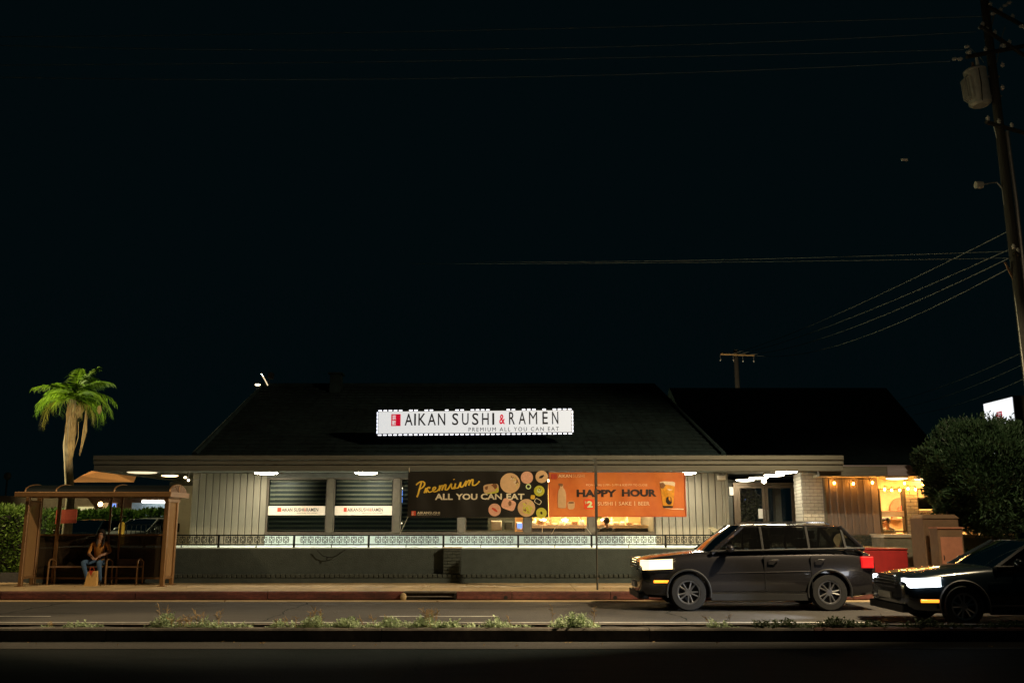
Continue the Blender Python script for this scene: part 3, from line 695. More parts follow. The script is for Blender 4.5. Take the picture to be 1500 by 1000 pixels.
def wing_window(pa, pb, zlow=zb_):
    x0, x1 = atx(pa, YV), atx(pb, YV); t = .04
    f = MB().box(x0, x0 + t, YV, YV + .1, zlow, zt_ - .3).box(x1 - t, x1, YV, YV + .1, zlow, zt_ - .3).box(x0 + t, x1 - t, YV, YV + .1, zlow, zlow + t).box(x0 + t, x1 - t, YV, YV + .1, zt_ - .34, zt_ - .3).build('window', M('frame'), wing)
    MB().box(x0 + t, x1 - t, YV + .045, YV + .055, zlow + t, zt_ - .34).build('pane', M('glass'), f)
    return f
w1 = wing_window(1290.5, 1328); w2 = wing_window(1346, 1437)
MB().box(atx(1290, YV), atx(1500, YV), YV - .01, YV + .12, zt_ - .297, zt_).build('window_header', M('cream'), wing)
MB().box(atx(1291, YV), atx(1326, YV), YV + .03, YV + .04, atz(756.5, YV), atz(748, YV)).build('logo_band', M('tape'), w1)
MB().box(atx(1348, YV), atx(1436, YV), YV + .03, YV + .04, atz(754, YV), atz(747, YV)).build('logo_band', M('tape'), w2)
lettering('AIKAN SUSHI', atx(1350, YV), atx(1366, YV), atz(752.4, YV), atz(748.8, YV), YV + .027, M('ink_black'), w2, offset=0.01)
MB().box(atx(1348, YV + .2), atx(1436, YV + .2), YV + .2, YV + .22, atz(745, YV), atz(728, YV)).build('blind', M('blind_sheer'), w2)
qx0, qx1 = atx(1328.5, YV), atx(1345.5, YV)
MB().box(qx0, qx1, YV - .05, YV + .3, 1.0, zt_ - .3).build('brick_pier', M('mortar'), wing)
brick_face(qx0, qx1, 1.36, zt_ - .3, YV - .05, 0.215, 0.0985, M('brick_white'), wing)
qx0, qx1 = atx(1439, YV), atx(1481, YV)
MB().box(qx0, qx1, YV - .05, YV + .3, 1.0, zt_ - .3).build('brick_pier', M('mortar'), wing)
brick_face(qx0, qx1, 1.36, zt_ - .3, YV - .05, 0.215, 0.0985, M('brick_white'), wing)
MB().box(atx(1293, 25.6), atx(1484, 25.6), 25.6, YV - .12, 0.42, atz(787.5, 25.6)).build('planter_wall', M('stucco_pale'), wing)
MB().bbox(atx(1292, 25.6), atx(1485, 25.6), 25.55, YV - .05, atz(787.5, 25.6) + .003, atz(782, 25.6), b=.015).build('planter_cap', M('cream'), wing)
ya, yb_ = 29.5, 36.0; zr_ = atz(568, yb_)
MB().add([(6.2, ya, 3.25), (atx(1404, ya, 690), ya, 3.25), (atx(1404, ya, 690) + 1, 43, 3.25), (6.2, 43, 3.25), (6.2, yb_, zr_), (atx(1298, yb_, 568), yb_, zr_)],
         [(0, 1, 5, 4), (1, 2, 5), (2, 3, 4, 5), (0, 4, 3), (0, 3, 2, 1)]).build('roof', M('tile'), wing)
# dining room behind the wing windows
MB().box(atx(1285, YV), 16, 30.4, 30.5, .5, 3.1).build('room_wall', M('plaster_warm'), wing)
MB().box(atx(1286, YV), atx(1289, YV), YV + .15, 30.4, .5, 3.1).build('room_wall', M('plaster_warm'), wing)
MB().box(atx(1285, YV), 16, YV + .2, 30.4, 3.02, 3.06).build('room_ceiling', M('cream'), wing)
MB().box(atx(1285, YV), 16, YV + .2, 30.4, .5, .55).build('room_floor', M('counter'), wing)
for x in (11.0, 12.8, 14.5): MB().box(x - .5, x + .5, 28.4, 29.4, 2.98, 3.015).build('ceiling_lamp', M('ceiling_lamp'), wing)
arc = [(0.42 * cos(pi * k / 12), 0.42 * sin(pi * k / 12)) for k in range(13)]
ax, az = at(1319, 748, 30.3)
MB().prism([(ax + p[0] * .8, az + p[1]) for p in arc], 30.3, 30.36).build('wall_fan', M('ink_brown'), wing)
MB().prism([(ax + .05 + p[0] * .35, az + p[1] * .4) for p in arc], 30.27, 30.298).build('wall_fan_inset', M('ink_red'), wing)
ax, az = at(1316, 760, 30.2)
MB().box(ax - .25, ax + .25, 30.1, 30.39, az - .02, az + .02).box(ax - .2, ax - .05, 30.15, 30.3, az + .022, az + .08).build('shelf', M('ink_brown'), wing)

# main dining room seen under the banners: sushi bar
sb = rest
MB().box(0.1, 4.3, 31.4, 31.5, .5, 3.1).build('room_wall', M('plaster_warm'), sb)
MB().box(-1.6, 0.1, 31.4, 31.5, .5, 3.1).build('room_wall', M('stucco'), sb)
MB().box(-1.6, 4.3, YW + .3, 31.4, 3.04, 3.1).build('room_ceiling', M('cream'), sb)
MB().box(-1.6, 4.3, YW + .3, 31.4, .5, .55).build('room_floor', M('counter'), sb)
for x in (-1.7, 4.3): MB().box(x, x + .1, YW + .3, 31.4, .5, 3.1).build('room_wall', M('soffit'), sb)
for x in (0.9, 2.2, 3.5): MB().box(x - .5, x + .5, 29.2, 30.1, 3.0, 3.035).build('ceiling_lamp', M('ceiling_lamp'), sb)
MB().box(0.55, 4.25, 29.35, 29.5, atz(772.5, 29.4), atz(768.5, 29.4)).build('bar_ledge', M('counter'), sb)
MB().box(0.55, 4.25, 29.4, 30.0, .55, atz(772.5, 29.4) - .01).build('sushi_bar', M('shirt_dark'), sb)
MB().box(0.5, 0.62, 29.3, 29.52, atz(773, 29.4), atz(766, 29.4)).build('ledge_bracket', M('black'), sb)
rng = random.Random(11)
for k in range(16):       # trays, jars and boxes along the bar
    x = 0.7 + k * 0.215; wv = rng.uniform(.05, .1); h = rng.uniform(.04, .16)
    MB().bbox(x - wv, x + wv, 29.7, 29.85, atz(768.5, 29.4) + .003, atz(768.5, 29.4) + h, b=.012).build('tray', M(rng.choice(['porcelain', 'ink_brown', 'counter', 'cream', 'ink_pink'])), sb)
for k in range(7):
    x = 0.75 + k * 0.5
    MB().lathe((x, 30.6, atz(768, 30.6)), [(.05, 0), (.05, .16), (.02, .2), (.02, .26)], 8).build('bottle', M(rng.choice(['ink_green', 'ink_brown', 'porcelain'])), sb)
MB().box(0.5, 4.2, 30.5, 30.7, atz(768, 30.6) - .06, atz(768, 30.6) - .005).build('back_shelf', M('counter'), sb)
for x in (1.0, 1.7, 2.95): MB().sphere((x, 30.2, atz(761, 30.2)), 0.05, 10, 6, (2.0, 1, .6)).build('case_lamp', M('case_lamp'), sb)
stuff(leaves(160, lambda r: (Vector((r.uniform(2.5, 2.9), r.uniform(29.9, 30.1), r.uniform(1.78, 2.1))), (0, 0, 1)), .09, seed=8).build('counter_plant_leaves', M('leaf_hedge'), sb))
MB().box(0.35, 0.75, 30.9, 31.1, 1.6, 2.1).sphere((.8, 30.8, 1.9), .25, 10, 6).build('lit_lantern', M('ink_noodle'), sb)
for k, (a, b) in enumerate(((719, 735), (739, 752), (756, 764))):
    MB().bbox(atx(a, 29.5), atx(b, 29.5), 29.5, 29.7, atz(776, 29.5), atz(762 + k, 29.5), b=.03).build('cabinet', M(['porcelain', 'stucco', 'porcelain'][k]), sb)
MB().box(atx(758, 29.45), atx(765, 29.45), 29.42, 29.46, atz(773, 29.45), atz(766, 29.45)).build('monitor', M('neon_blue'), sb)
MB().tube([(-0.2, 29.6, 3.0), (-0.2, 29.6, 2.85)], 0.06).build('pendant', M('bulb_far'), sb)

# ------------------------------------------------------------------ lamps under the soffit
def soffit_light(px, Y, label, r=0.33, zc=3.12, m='lens', name='soffit_light', group='round lights under the eaves', rx=None):
    x = atx(px, Y, 695); t = thing(name, label, 'lamp', (x, Y, zc), group)
    MB().lathe((x, Y, zc - .05), [(r * 1.03, 0.048), (r * 1.03, 0.012), (r * .99, 0.0)], 24).build('rim', M('steel'), t)
    MB().lathe((x, Y, zc - .055), [(r * .95, 0.004), (r * .88, -0.016), (r * .6, -0.030), (r * .25, -0.036)], 24).build('lens', M(m), t, smooth=True)
    return t
soffit_light(390, 26.15, 'round glowing eaves light over the left edge of the leftmost window')
soffit_light(536, 26.15, 'round glowing eaves light over the middle of the second window from the left')
soffit_light(690, 26.35, 'eaves light tucked behind the dark menu banner')
soffit_light(850, 26.35, 'eaves light tucked behind the orange banner')
soffit_light(1003, 26.15, 'eaves light half hidden by the right end of the orange banner')
soffit_light(208, 25.8, 'dim wide eaves light above the bus shelter, furthest left', m='globe', r=.42)
soffit_light(249, 27.6, 'small eaves light just above the arched right end of the bus shelter', r=.25, m='lens_wing')
for px, Y, d in ((1152, 25.6, 'nearest light in the entrance ceiling beside the white brick pier'), (1134, 27.3, 'second light from the street in the entrance ceiling'),
                 (1111, 29.0, 'third light from the street in the entrance ceiling'), (1091, 30.6, 'light in the entrance ceiling closest to the glass doors')):
    soffit_light(px, Y, d, m='lens_entry', r=.31)
gx, gz = at(1119, 704.5, 28.0)
t = thing('globe_lamp', 'small pale globe lamp hanging before the entrance doors', 'lamp', (gx, 28.0, gz))
MB().sphere((gx, 28, gz), .065, 14, 10).build('globe', M('lens_entry'), t, smooth=True)
MB().tube([(gx, 28, gz + .07), (gx, 28, 3.12)], .012, 6).build('stem', M('steel'), t)
MB().tube([(gx + .075 * cos(a / 8 * pi), 28 - .01, gz + .075 * sin(a / 8 * pi)) for a in range(17)], .01, 6).build('cage_ring', M('frame_alu'), t)
fxx, fz = at(276, 703, 27.0)
t = thing('conduit_floodlight', 'twin small bulbs on a bent conduit at the left corner of the board wall', 'lamp', (fxx, 27, fz))
MB().sphere((fxx, 27, fz), .035, 10, 8).build('bulb', M('bulb_far'), t)
MB().sphere((atx(267, 27), 27, atz(699, 27)), .035, 10, 8, (1.3, 1, .8)).build('bulb', M('bulb_far'), t)
MB().tube([(fxx, 27, fz + .04), (fxx, 27, 3.12)], .012, 6).tube([(fxx + .03, 27, fz + .02), (atx(288, 27), 27, fz + .02), (atx(291, 27), 27, fz + .08), (atx(291, 27), 27, 3.12)], .012, 6).build('conduit', M('steel'), t)
soffit_light(1313, 26.0, 'long oval eaves light above the amber window in the right wing', m='lens_wing', zc=zv0 + .035, r=.30)
soffit_light(1352, 27.3 - .9, 'eaves light beside the round tree at the right', m='lens_wing', zc=zv0 + .035, r=.25)

# string lights
def strand(label, pts, Y, sag):
    P0 = at(*pts[0], Y); t = thing('string_lights', label, 'string lights', (P0[0], Y, P0[1]), 'strings of warm bulbs on the right wing')
    cs = []
    for i, p in enumerate(pts):
        x, z = at(p[0], p[1], Y)
        cs.append((x, Y, z + 0.10))
        if i < len(pts) - 1:
            q = at(pts[i + 1][0], pts[i + 1][1], Y); cs.append(((x + q[0]) / 2, Y, (z + q[1]) / 2 + 0.10 + sag))
    MB().tube(cs, .008, 5).build('cord', M('iron'), t)
    mb = MB().sphere((0, 0, 0), 0.03, 10, 8, (1, 1, 1.25)).mesh('bulb', M('bulb'), True); ms = MB().lathe((0, 0, .03), [(.016, 0), (.014, .07)], 8).mesh('socket', M('black'))
    for p in pts:
        x, z = at(p[0], p[1], Y); inst('bulb', mb, t, (x, Y, z)); inst('socket', ms, t, (x, Y, z))
strand('three warm bulbs hung along the top of the battened wall', [(1222, 707), (1250, 708), (1278, 706.5)], 26.45, 0.02)
strand('lower run of warm bulbs in front of the amber window head', [(1296, 716), (1306, 717.5), (1318, 717.5), (1330, 715.5), (1341, 716.5)], 26.40, -0.03)
strand('upper run of warm bulbs over the right window by the tree', [(1325, 707.5), (1352, 708.5), (1363, 711)], 26.3, -0.03)

# ------------------------------------------------------------------ illuminated roof sign
YS = 25.35
sx0, sz1 = at(554, 601, YS); sx1, sz0 = at(838, 634.5, YS)
scx, scz = (sx0 + sx1) / 2, (sz0 + sz1) / 2
sign = thing('roof_sign', 'long white illuminated sign on the dark roof reading AIKAN SUSHI & RAMEN', 'sign', (scx, YS, scz))
MB().bbox(sx0, sx1, YS, YS + .2, sz0, sz1, b=.01).build('cabinet', M('sign_side'), sign)
MB().box(sx0 + .015, sx1 - .015, YS - .012, YS - .001, sz0 + .015, sz1 - .015).build('face', M('sign_white'), sign)
yl = YS - .0155
def sgx(c): return sx0 + (c - 68) / (1398 - 68) * (sx1 - sx0)      # crop column to sign x
def sgz(c): return sz1 - (c - 100) / (256 - 100) * (sz1 - sz0)
for txt, a, b in (('A', 252, 307), ('I', 317, 329), ('K', 346, 398), ('A', 410, 466), ('N', 480, 530), ('S', 577, 620), ('U', 645, 690), ('S', 714, 758), ('H', 782, 828), ('I', 852, 866)):
    lettering(txt, sgx(a), sgx(b), sgz(199), sgz(118), yl, M('sign_black'), sign, offset=0.008, name='letter')
lettering('&', sgx(900), sgx(940), sgz(195), sgz(128), yl, M('sign_red'), sign, offset=0.02, name='letter')
for txt, a, b in (('R', 967, 1007), ('A', 1033, 1082), ('M', 1104, 1160), ('E', 1196, 1233), ('N', 1262, 1305)):
    lettering(txt, sgx(a), sgx(b), sgz(197), sgz(112), yl, M('sign_black'), sign, offset=0.0 if txt == 'M' else 0.008, name='letter')
lettering('PREMIUM ALL YOU CAN EAT', sgx(690), sgx(1308), sgz(243), sgz(216), yl, M('sign_black'), sign, name='small_lettering', space=1.35)
MB().box(sgx(160), sgx(224), yl - .001, yl + .0025, sgz(202), sgz(121)).build('logo', M('sign_red'), sign)
lettering('哀', sgx(166), sgx(193), sgz(160), sgz(126), yl - .004, M('sign_white'), sign, name='logo_character', offset=.01)
lettering('歓', sgx(166), sgx(193), sgz(197), sgz(163), yl - .004, M('sign_white'), sign, name='logo_character', offset=.01)
lb = MB().box(-.047, .047, -.03, 0, -.016, .016).mesh('marquee_light', M('led')); lv = MB().box(-.016, .016, -.03, 0, -.04, .04).mesh('marquee_light', M('led'))
n = 38; missing = {5, 8, 11, 12, 14, 17, 22, 23, 24, 27, 31, 33}
for i in range(n):
    x = sx0 + .05 + (sx1 - sx0 - .1) * i / (n - 1)
    if i not in missing: inst('marquee_light', lb, sign, (x, YS + .06, sz1 + .02))
    inst('marquee_light', lb, sign, (x, YS + .06, sz0 - .02))
for i in range(6):
    z = sz0 + .06 + (sz1 - sz0 - .12) * i / 5
    inst('marquee_light', lv, sign, (sx0 - .02, YS + .06, z)); inst('marquee_light', lv, sign, (sx1 + .02, YS + .06, z))
sign.rotation_euler = (0, R(-0.45), 0)
MB().tube([(sx0 + .8, YS + .2, scz - .3), (sx0 + .8, YS + .9, scz - .35)], .03, 6).tube([(sx1 - .8, YS + .2, scz - .3), (sx1 - .8, YS + .9, scz - .35)], .03, 6).build('bracket', M('steel_dull'), sign)

# ------------------------------------------------------------------ banners
YN = 24.78
def bn(px, py): return at(px, py, YN)
def wavy(x0, x1, z0, z1, y, amp, nx=24, nz=8, seed=0):
    m = MB(); ph = seed
    for j in range(nz + 1):
        for i in range(nx + 1):
            u = i / nx; v = j / nz
            m.v.append((x0 + (x1 - x0) * u, y + amp * sin(u * 17 + ph) * (1 - abs(2 * v - 1)) + amp * .5 * sin(u * 6 + v * 3 + ph), z0 + (z1 - z0) * v))
    for j in range(nz):
        for i in range(nx):
            a = j * (nx + 1) + i; m.f.append((a, a + 1, a + nx + 2, a + nx + 1)); m.mi.append(0)
    return m
def disc(cx, cz, r, y, m, parent, name='plate', n=24, sx=1, sz=1):
    return MB().prism([(cx + r * sx * cos(2 * pi * k / n), cz + r * sz * sin(2 * pi * k / n)) for k in range(n)], y - .0015, y).build(name, M(m), parent)
(a0, c1), (a1, c0) = bn(598, 690), bn(803, 757.5)
ban = thing('menu_banner', 'black banner with gold script Premium, ALL YOU CAN EAT and plates of food', 'banner', ((a0 + a1) / 2, YN, c1))
wavy(a0, a1, c0, c1, YN, 0, 60, 16).build('cloth', M('ban_black'), ban, smooth=True)
def p1(cx, cy):   # crop 3 coordinates (590..810, 680..770 at 6.818x)
    return bn(590 + cx / 6.818, 680 + cy / 6.818)
yk = YN - .010
def bt(txt, x0, y0, x1, y1, m, off=.02, **k):
    A_, B_ = p1(x0, y1), p1(x1, y0); return lettering(txt, A_[0], B_[0], A_[1], B_[1], yk, M(m), ban, offset=off, **k)
bt('ALL', 320, 290, 500, 352, 'ink_cream', .03); bt('YOU', 528, 290, 745, 352, 'ink_cream', .03); bt('CAN', 778, 289, 990, 350, 'ink_cream', .03); bt('EAT', 1035, 290, 1215, 350, 'ink_cream', .03)
bt('AIKAN', 142, 470, 262, 494, 'ink_cream', .02); bt('SUSHI', 266, 470, 370, 494, 'ink_cream', 0); bt('PREMIUM ALL YOU CAN EAT', 142, 499, 370, 506, 'ink_cream', 0, name='small_lettering')
A_, B_ = p1(85, 510), p1(130, 464); MB().box(A_[0], B_[0], yk - .001, yk + .002, A_[1], B_[1]).build('logo', M('ink_red'), ban)
lettering('哀', *(lambda a, b: (a[0], b[0], a[1], b[1]))(p1(90, 487), p1(110, 468)), yk - .003, M('ink_cream'), ban, name='logo_character')
lettering('歓', *(lambda a, b: (a[0], b[0], a[1], b[1]))(p1(90, 507), p1(110, 488)), yk - .003, M('ink_cream'), ban, name='logo_character')
# script word drawn as pen strokes
def pen(strokes, conv, y, r, m, parent, name):
    mb = MB()
    for st in strokes:
        P = [Vector((conv(*p)[0], 0, conv(*p)[1])) for p in st]
        Q = []
        for i in range(len(P) - 1):          # Catmull-Rom smoothing
            q0 = P[max(i - 1, 0)]; q1 = P[i]; q2 = P[i + 1]; q3 = P[min(i + 2, len(P) - 1)]
            for s_ in range(5):
                t = s_ / 5; Q.append(0.5 * ((2 * q1) + (q2 - q0) * t + (2 * q0 - 5 * q1 + 4 * q2 - q3) * t * t + (3 * q1 - q0 - 3 * q2 + q3) * t ** 3))
        Q.append(P[-1])
        L, Rr = [], []
        for i, q in enumerate(Q):
            d = (Q[min(i + 1, len(Q) - 1)] - Q[max(i - 1, 0)]).normalized(); nn = Vector((-d.z, 0, d.x))
            rr = r * (0.75 + 0.55 * abs(d.z)); L.append(q + nn * rr); Rr.append(q - nn * rr)
        k = len(mb.v); n = len(Q)
        mb.v += [(v.x, y - .0001 * (i % 2), v.z) for i, v in enumerate(L)] + [(v.x, y, v.z) for v in Rr]
        for i in range(n - 1): mb.f.append((k + i, k + i + 1, k + n + i + 1, k + n + i)); mb.mi.append(0)
    return mb.build(name, m, parent)
strokes = [
 [(140, 325), (152, 300), (165, 250), (182, 190), (186, 175)], [(132, 205), (160, 180), (190, 168), (215, 180), (215, 205), (195, 230), (168, 245)],
 [(212, 285), (222, 260), (232, 235), (236, 250), (252, 228), (268, 226), (262, 240)],
 [(232, 282), (240, 250), (262, 275), (300, 262), (325, 240), (322, 225), (304, 232), (300, 255), (315, 272), (345, 262)],
 [(345, 262), (365, 235), (368, 212), (372, 225), (362, 262)], [(364, 250), (385, 212), (400, 210), (398, 225), (390, 258)], [(392, 250), (415, 205), (430, 203), (428, 222), (424, 250), (440, 252), (455, 240)],
 [(455, 240), (485, 192), (484, 215), (492, 240), (505, 238), (520, 220)], [(510, 145), (512, 152)],
 [(525, 240), (505, 238), (520, 215), (528, 188)], [(528, 188), (522, 218), (530, 235), (555, 228), (580, 175)], [(580, 175), (575, 215), (590, 225), (610, 205)],
 [(610, 205), (632, 165), (634, 180), (625, 218)], [(628, 205), (655, 162), (668, 160), (664, 185), (658, 210)], [(660, 200), (685, 155), (700, 152), (698, 175), (698, 205), (725, 205), (750, 185), (765, 165)]]
pen(strokes, p1, yk, .0165, M('ink_gold'), ban, 'script_lettering')
def scatter(cx, cy, rad, m, n, ln, wd, dy, seed):
    x0_, z0_ = p1(cx, cy); s_ = .0180 / 6.818; rg = random.Random(seed); mb = MB()
    for i in range(n):
        a = rg.uniform(0, 2 * pi); rr = rad * s_ * math.sqrt(rg.random()); x = x0_ + rr * cos(a); z = z0_ + rr * sin(a); b = rg.uniform(0, pi); L_ = ln * s_ * rg.uniform(.5, 1.2); W_ = wd * s_ * rg.uniform(.6, 1.2); y = yk - dy - i * .00006
        u = (cos(b) * L_, sin(b) * L_); v = (-sin(b) * W_, cos(b) * W_)
        mb.add([(x - u[0] - v[0], y, z - u[1] - v[1]), (x + u[0] - v[0], y, z + u[1] - v[1]), (x + u[0] + v[0], y, z + u[1] + v[1]), (x - u[0] + v[0], y, z - u[1] + v[1])], [(0, 1, 2, 3)])
    return stuff(mb.build('toppings', M(m), ban, fix=False))
def food(cx, cy, r, plate, top, tw, th, rot=0, pl='plate'):
    x, z = p1(cx, cy); s_ = r / 6.818 * 0.0180
    d = disc(x, z, s_, yk + .001, plate, ban, pl)
    if top:
        n = 14; pts = []
        for k in range(n):
            a = 2 * pi * k / n; u, v = tw * s_ * cos(a) * random.uniform(.8, 1.1), th * s_ * sin(a) * random.uniform(.8, 1.1)
            pts.append((x + u * cos(rot) - v * sin(rot), z + u * sin(rot) + v * cos(rot)))
        MB().prism(pts, yk - .0035, yk - .002).build('food', M(top), d if False else ban)
food(1072, 186, 101, 'ink_sake', None, .62, .5); scatter(1088, 180, 62, 'ink_brown', 26, 16, 8, .002, 1); scatter(1095, 190, 55, 'ink_noodle', 16, 14, 5, .004, 2); scatter(1080, 178, 50, 'ink_foam', 8, 9, 6, .0055, 3)
food(1240, 130, 62, 'ink_pink', 'ink_darkred', .6, .2, .7); food(1387, 122, 62, 'ink_sake', 'ink_black', .5, .2, .5)
food(1255, 220, 27, 'ink_green', 'ban_black', .66, .66); food(1363, 263, 53, 'ink_lime', 'ink_green', .5, .4)
food(918, 452, 63, 'ink_pink', 'ink_red', .55, .2, -.6); food(1235, 432, 88, 'ink_sake', None, .55, .55); scatter(1237, 430, 56, 'ink_lime', 30, 20, 5, .002, 5); scatter(1237, 430, 50, 'ink_brown', 8, 14, 3, .004, 6)
scatter(1363, 263, 34, 'ink_brown', 8, 7, 4, .0042, 7); scatter(885, 255, 45, 'ink_darkred', 8, 8, 5, .004, 8)
food(1385, 484, 53, 'ink_lime', 'ink_black', .22, .3, .4)
def rrect(cx, cy, w_, h_, m, rot=0, y=None, name='plate'):
    x, z = p1(cx, cy); s_ = .0180 / 6.818; n = 24; pts = []
    for k in range(n):
        a = 2 * pi * k / n; u = math.copysign(abs(cos(a)) ** .5, cos(a)) * w_ / 2 * s_; v = math.copysign(abs(sin(a)) ** .5, sin(a)) * h_ / 2 * s_
        pts.append((x + u * cos(rot) - v * sin(rot), z + u * sin(rot) + v * cos(rot)))
    MB().prism(pts, (y or yk) - .0015, y or yk).build(name, M(m), ban)
rrect(882, 240, 155, 92, 'ink_sake', .1, yk + .001); rrect(890, 262, 135, 55, 'ink_lime', .1, yk - .0005); disc(*p1(915, 218), .075, yk - .002, 'ink_brown', ban, 'food'); disc(*p1(852, 235), .09, yk - .0025, 'ink_brown', ban, 'food', sz=.6)
rrect(1057, 400, 140, 105, 'ink_pink', -.35, yk + .0005); disc(*p1(1070, 388), .07, yk - .002, 'ink_brown', ban, 'food', sx=.6)
rrect(1299, 325, 42, 42, 'ink_gold', -.1); rrect(1350, 368, 72, 50, 'ink_cream', -.55, yk); rrect(1350, 368, 58, 38, 'ban_black', -.55, yk - .002, 'food')
# grommet ropes
MB().tube([(a0 + .02, YN, c0 + .02), (a0 - .22, YN + .3, c0 - .43)], .006, 5).tube([(a0 + .03, YN, c1 - .02), (a0 + .01, 24.86, c1 + .1)], .006, 5).build('rope', M('ink_cream'), ban)

(o0, d1), (o1, d0) = bn(804.5, 691.5), bn(1005, 756)
YN2 = YN
hb = thing('happy_hour_banner', 'orange banner reading HAPPY HOUR with sake flask and tall beer glass', 'banner', ((o0 + o1) / 2, YN, d1))
wavy(o0, o1, d0, d1, YN, 0, 60, 16).build('cloth', M('ban_orange'), hb, smooth=True)
MB().box(o0 - .012, o1 + .012, YN - .012, YN + .012, d0 - .012, d0 + .004).box(o1 - .002, o1 + .012, YN - .012, YN + .012, d0 + .006, d1).box(o0 - .012, o0 + .004, YN - .012, YN + .012, d0 + .006, d1).build('hem', M('ink_darkred'), hb)
def p2(cx, cy): return bn(790 + cx / 6.818, 680 + cy / 6.818)
yk2 = YN - .013
def ht(txt, x0, y0, x1, y1, m, off=.0, **k):
    A_, B_ = p2(x0, y1), p2(x1, y0); return lettering(txt, A_[0], B_[0], A_[1], B_[1], yk2, M(m), hb, offset=off, **k)
ht('HAPPY', 372, 250, 772, 325, 'ink_black', .05); ht('HOUR', 825, 246, 1172, 320, 'ink_black', .05)
ht('SUSHI', 585, 372, 732, 408, 'ink_pale', .01); ht('|', 760, 368, 766, 412, 'ink_pale', 0); ht('SAKE', 795, 370, 920, 408, 'ink_pale', .01); ht('|', 950, 366, 956, 412, 'ink_pale', 0); ht('BEER', 988, 370, 1102, 408, 'ink_pale', .01)
ht('MON - THU 3 PM - 5 PM & 8:30 PM TO CLOSE', 468, 194, 1080, 214, 'ink_pale', .0, name='small_lettering')
ht('AIKAN', 190, 98, 325, 130, 'ink_pale', .01); ht('SUSHI', 335, 98, 450, 130, 'ink_sake', -.01)
A_, B_ = p2(118, 145), p2(178, 94); MB().box(A_[0], B_[0], yk2 - .001, yk2 + .002, A_[1], B_[1]).build('logo', M('ink_darkred'), hb)
lettering('哀', *(lambda a, b: (a[0], b[0], a[1], b[1]))(p2(124, 119), p2(146, 98)), yk2 - .003, M('ink_red'), hb, name='logo_character')
lettering('歓', *(lambda a, b: (a[0], b[0], a[1], b[1]))(p2(124, 142), p2(146, 121)), yk2 - .003, M('ink_red'), hb, name='logo_character')
x, z = p2(498, 395); s_ = .0180 / 6.818
pts = []
for k in range(24):
    a = 2 * pi * k / 24; pts.append((x + math.copysign(abs(cos(a)) ** .4, cos(a)) * 52 * s_, z + math.copysign(abs(sin(a)) ** .4, sin(a)) * 52 * s_))
MB().prism(pts, yk2 - .001, yk2 + .001).build('price_tile', M('ink_tile'), hb)
A_, B_ = p2(478, 430), p2(532, 364); lettering('2', A_[0], B_[0], A_[1], B_[1], yk2 - .004, M('ink_green'), hb, offset=.05)
A_, B_ = p2(455, 396), p2(470, 366); lettering('$', A_[0], B_[0], A_[1], B_[1], yk2 - .004, M('ink_green'), hb)
def shape(pts, m, name, dy=0): MB().prism([p2(*p) for p in pts], yk2 - .0015 + dy, yk2 + dy).build(name, M(m), hb)
shape([(188, 430), (185, 400), (186, 300), (192, 260), (205, 235), (208, 215), (198, 205), (188, 195), (200, 188), (225, 195), (240, 200), (238, 230), (258, 255), (268, 300), (270, 420), (262, 434), (225, 438)], 'ink_sake', 'sake_flask')
shape([(188, 195), (200, 187), (235, 192), (238, 212), (222, 220), (206, 214)], 'ink_brown', 'flask_lip', -.002)
shape([(280, 380), (300, 366), (340, 366), (356, 378), (352, 430), (338, 446), (300, 448), (286, 435)], 'ink_sake', 'sake_cup')
shape([(285, 382), (302, 372), (338, 372), (350, 381), (338, 389), (300, 389)], 'ink_brown', 'cup_hollow', -.002)
shape([(1203, 175), (1240, 168), (1330, 170), (1357, 180), (1345, 320), (1332, 432), (1240, 434), (1222, 320)], 'ink_beer', 'beer_glass')
shape([(1203, 175), (1240, 168), (1330, 170), (1357, 180), (1350, 245), (1300, 262), (1255, 225), (1212, 240)], 'ink_foam', 'beer_foam', -.002)
shape([(1203, 185), (1235, 180), (1262, 205), (1240, 238), (1212, 240)], 'ink_brown', 'beer_shade', -.004)
shape([(1268, 330), (1290, 318), (1318, 330), (1324, 380), (1310, 400), (1285, 398), (1264, 375)], 'ink_black', 'beer_emblem', -.002)
shape([(1232, 412), (1335, 412), (1332, 432), (1240, 434)], 'ink_black', 'glass_base', -.002)
shape([(1250, 436), (1445, 440), (1440, 452), (1330, 446)], 'ink_foam', 'table_shine')
ht('DRAFT', 1245, 278, 1318, 290, 'ink_black', .0, name='small_lettering') if False else None
MB().tube([(atx(795, YN + .4), YN + .5, 1.85), (atx(794, YN + .4), YN + .3, 1.45)], .006, 5).build('rope', M('ink_cream'), hb)
MB().tube([(atx(847, YN), YN, d0), (atx(865, YW - .2), YW - .3, 1.38)], .006, 5).tube([(atx(822, YN), YN, d0), (atx(813, YN), YW - .3, 1.38)], .006, 5).build('rope', M('ink_cream'), hb)

bpy.context.view_layer.update()
for bb, ph in ((ban, .4), (hb, 2.1)):
    zc_ = 2.4
    for ch_ in bb.children:
        if ch_.name.startswith(('rope', 'hem')): continue
        off = origin(ch_)
        for v in ch_.data.vertices:
            X, Z = v.co.x + off.x, v.co.z + off.z; g = 1 - ((Z - zc_) / .62) ** 2 * .75
            v.co.y += .016 * g * sin(X * 5.2 + ph + .8 * sin(Z * 2)) + .007 * sin(X * 11 + Z * 3 + ph) * g + .03 * g
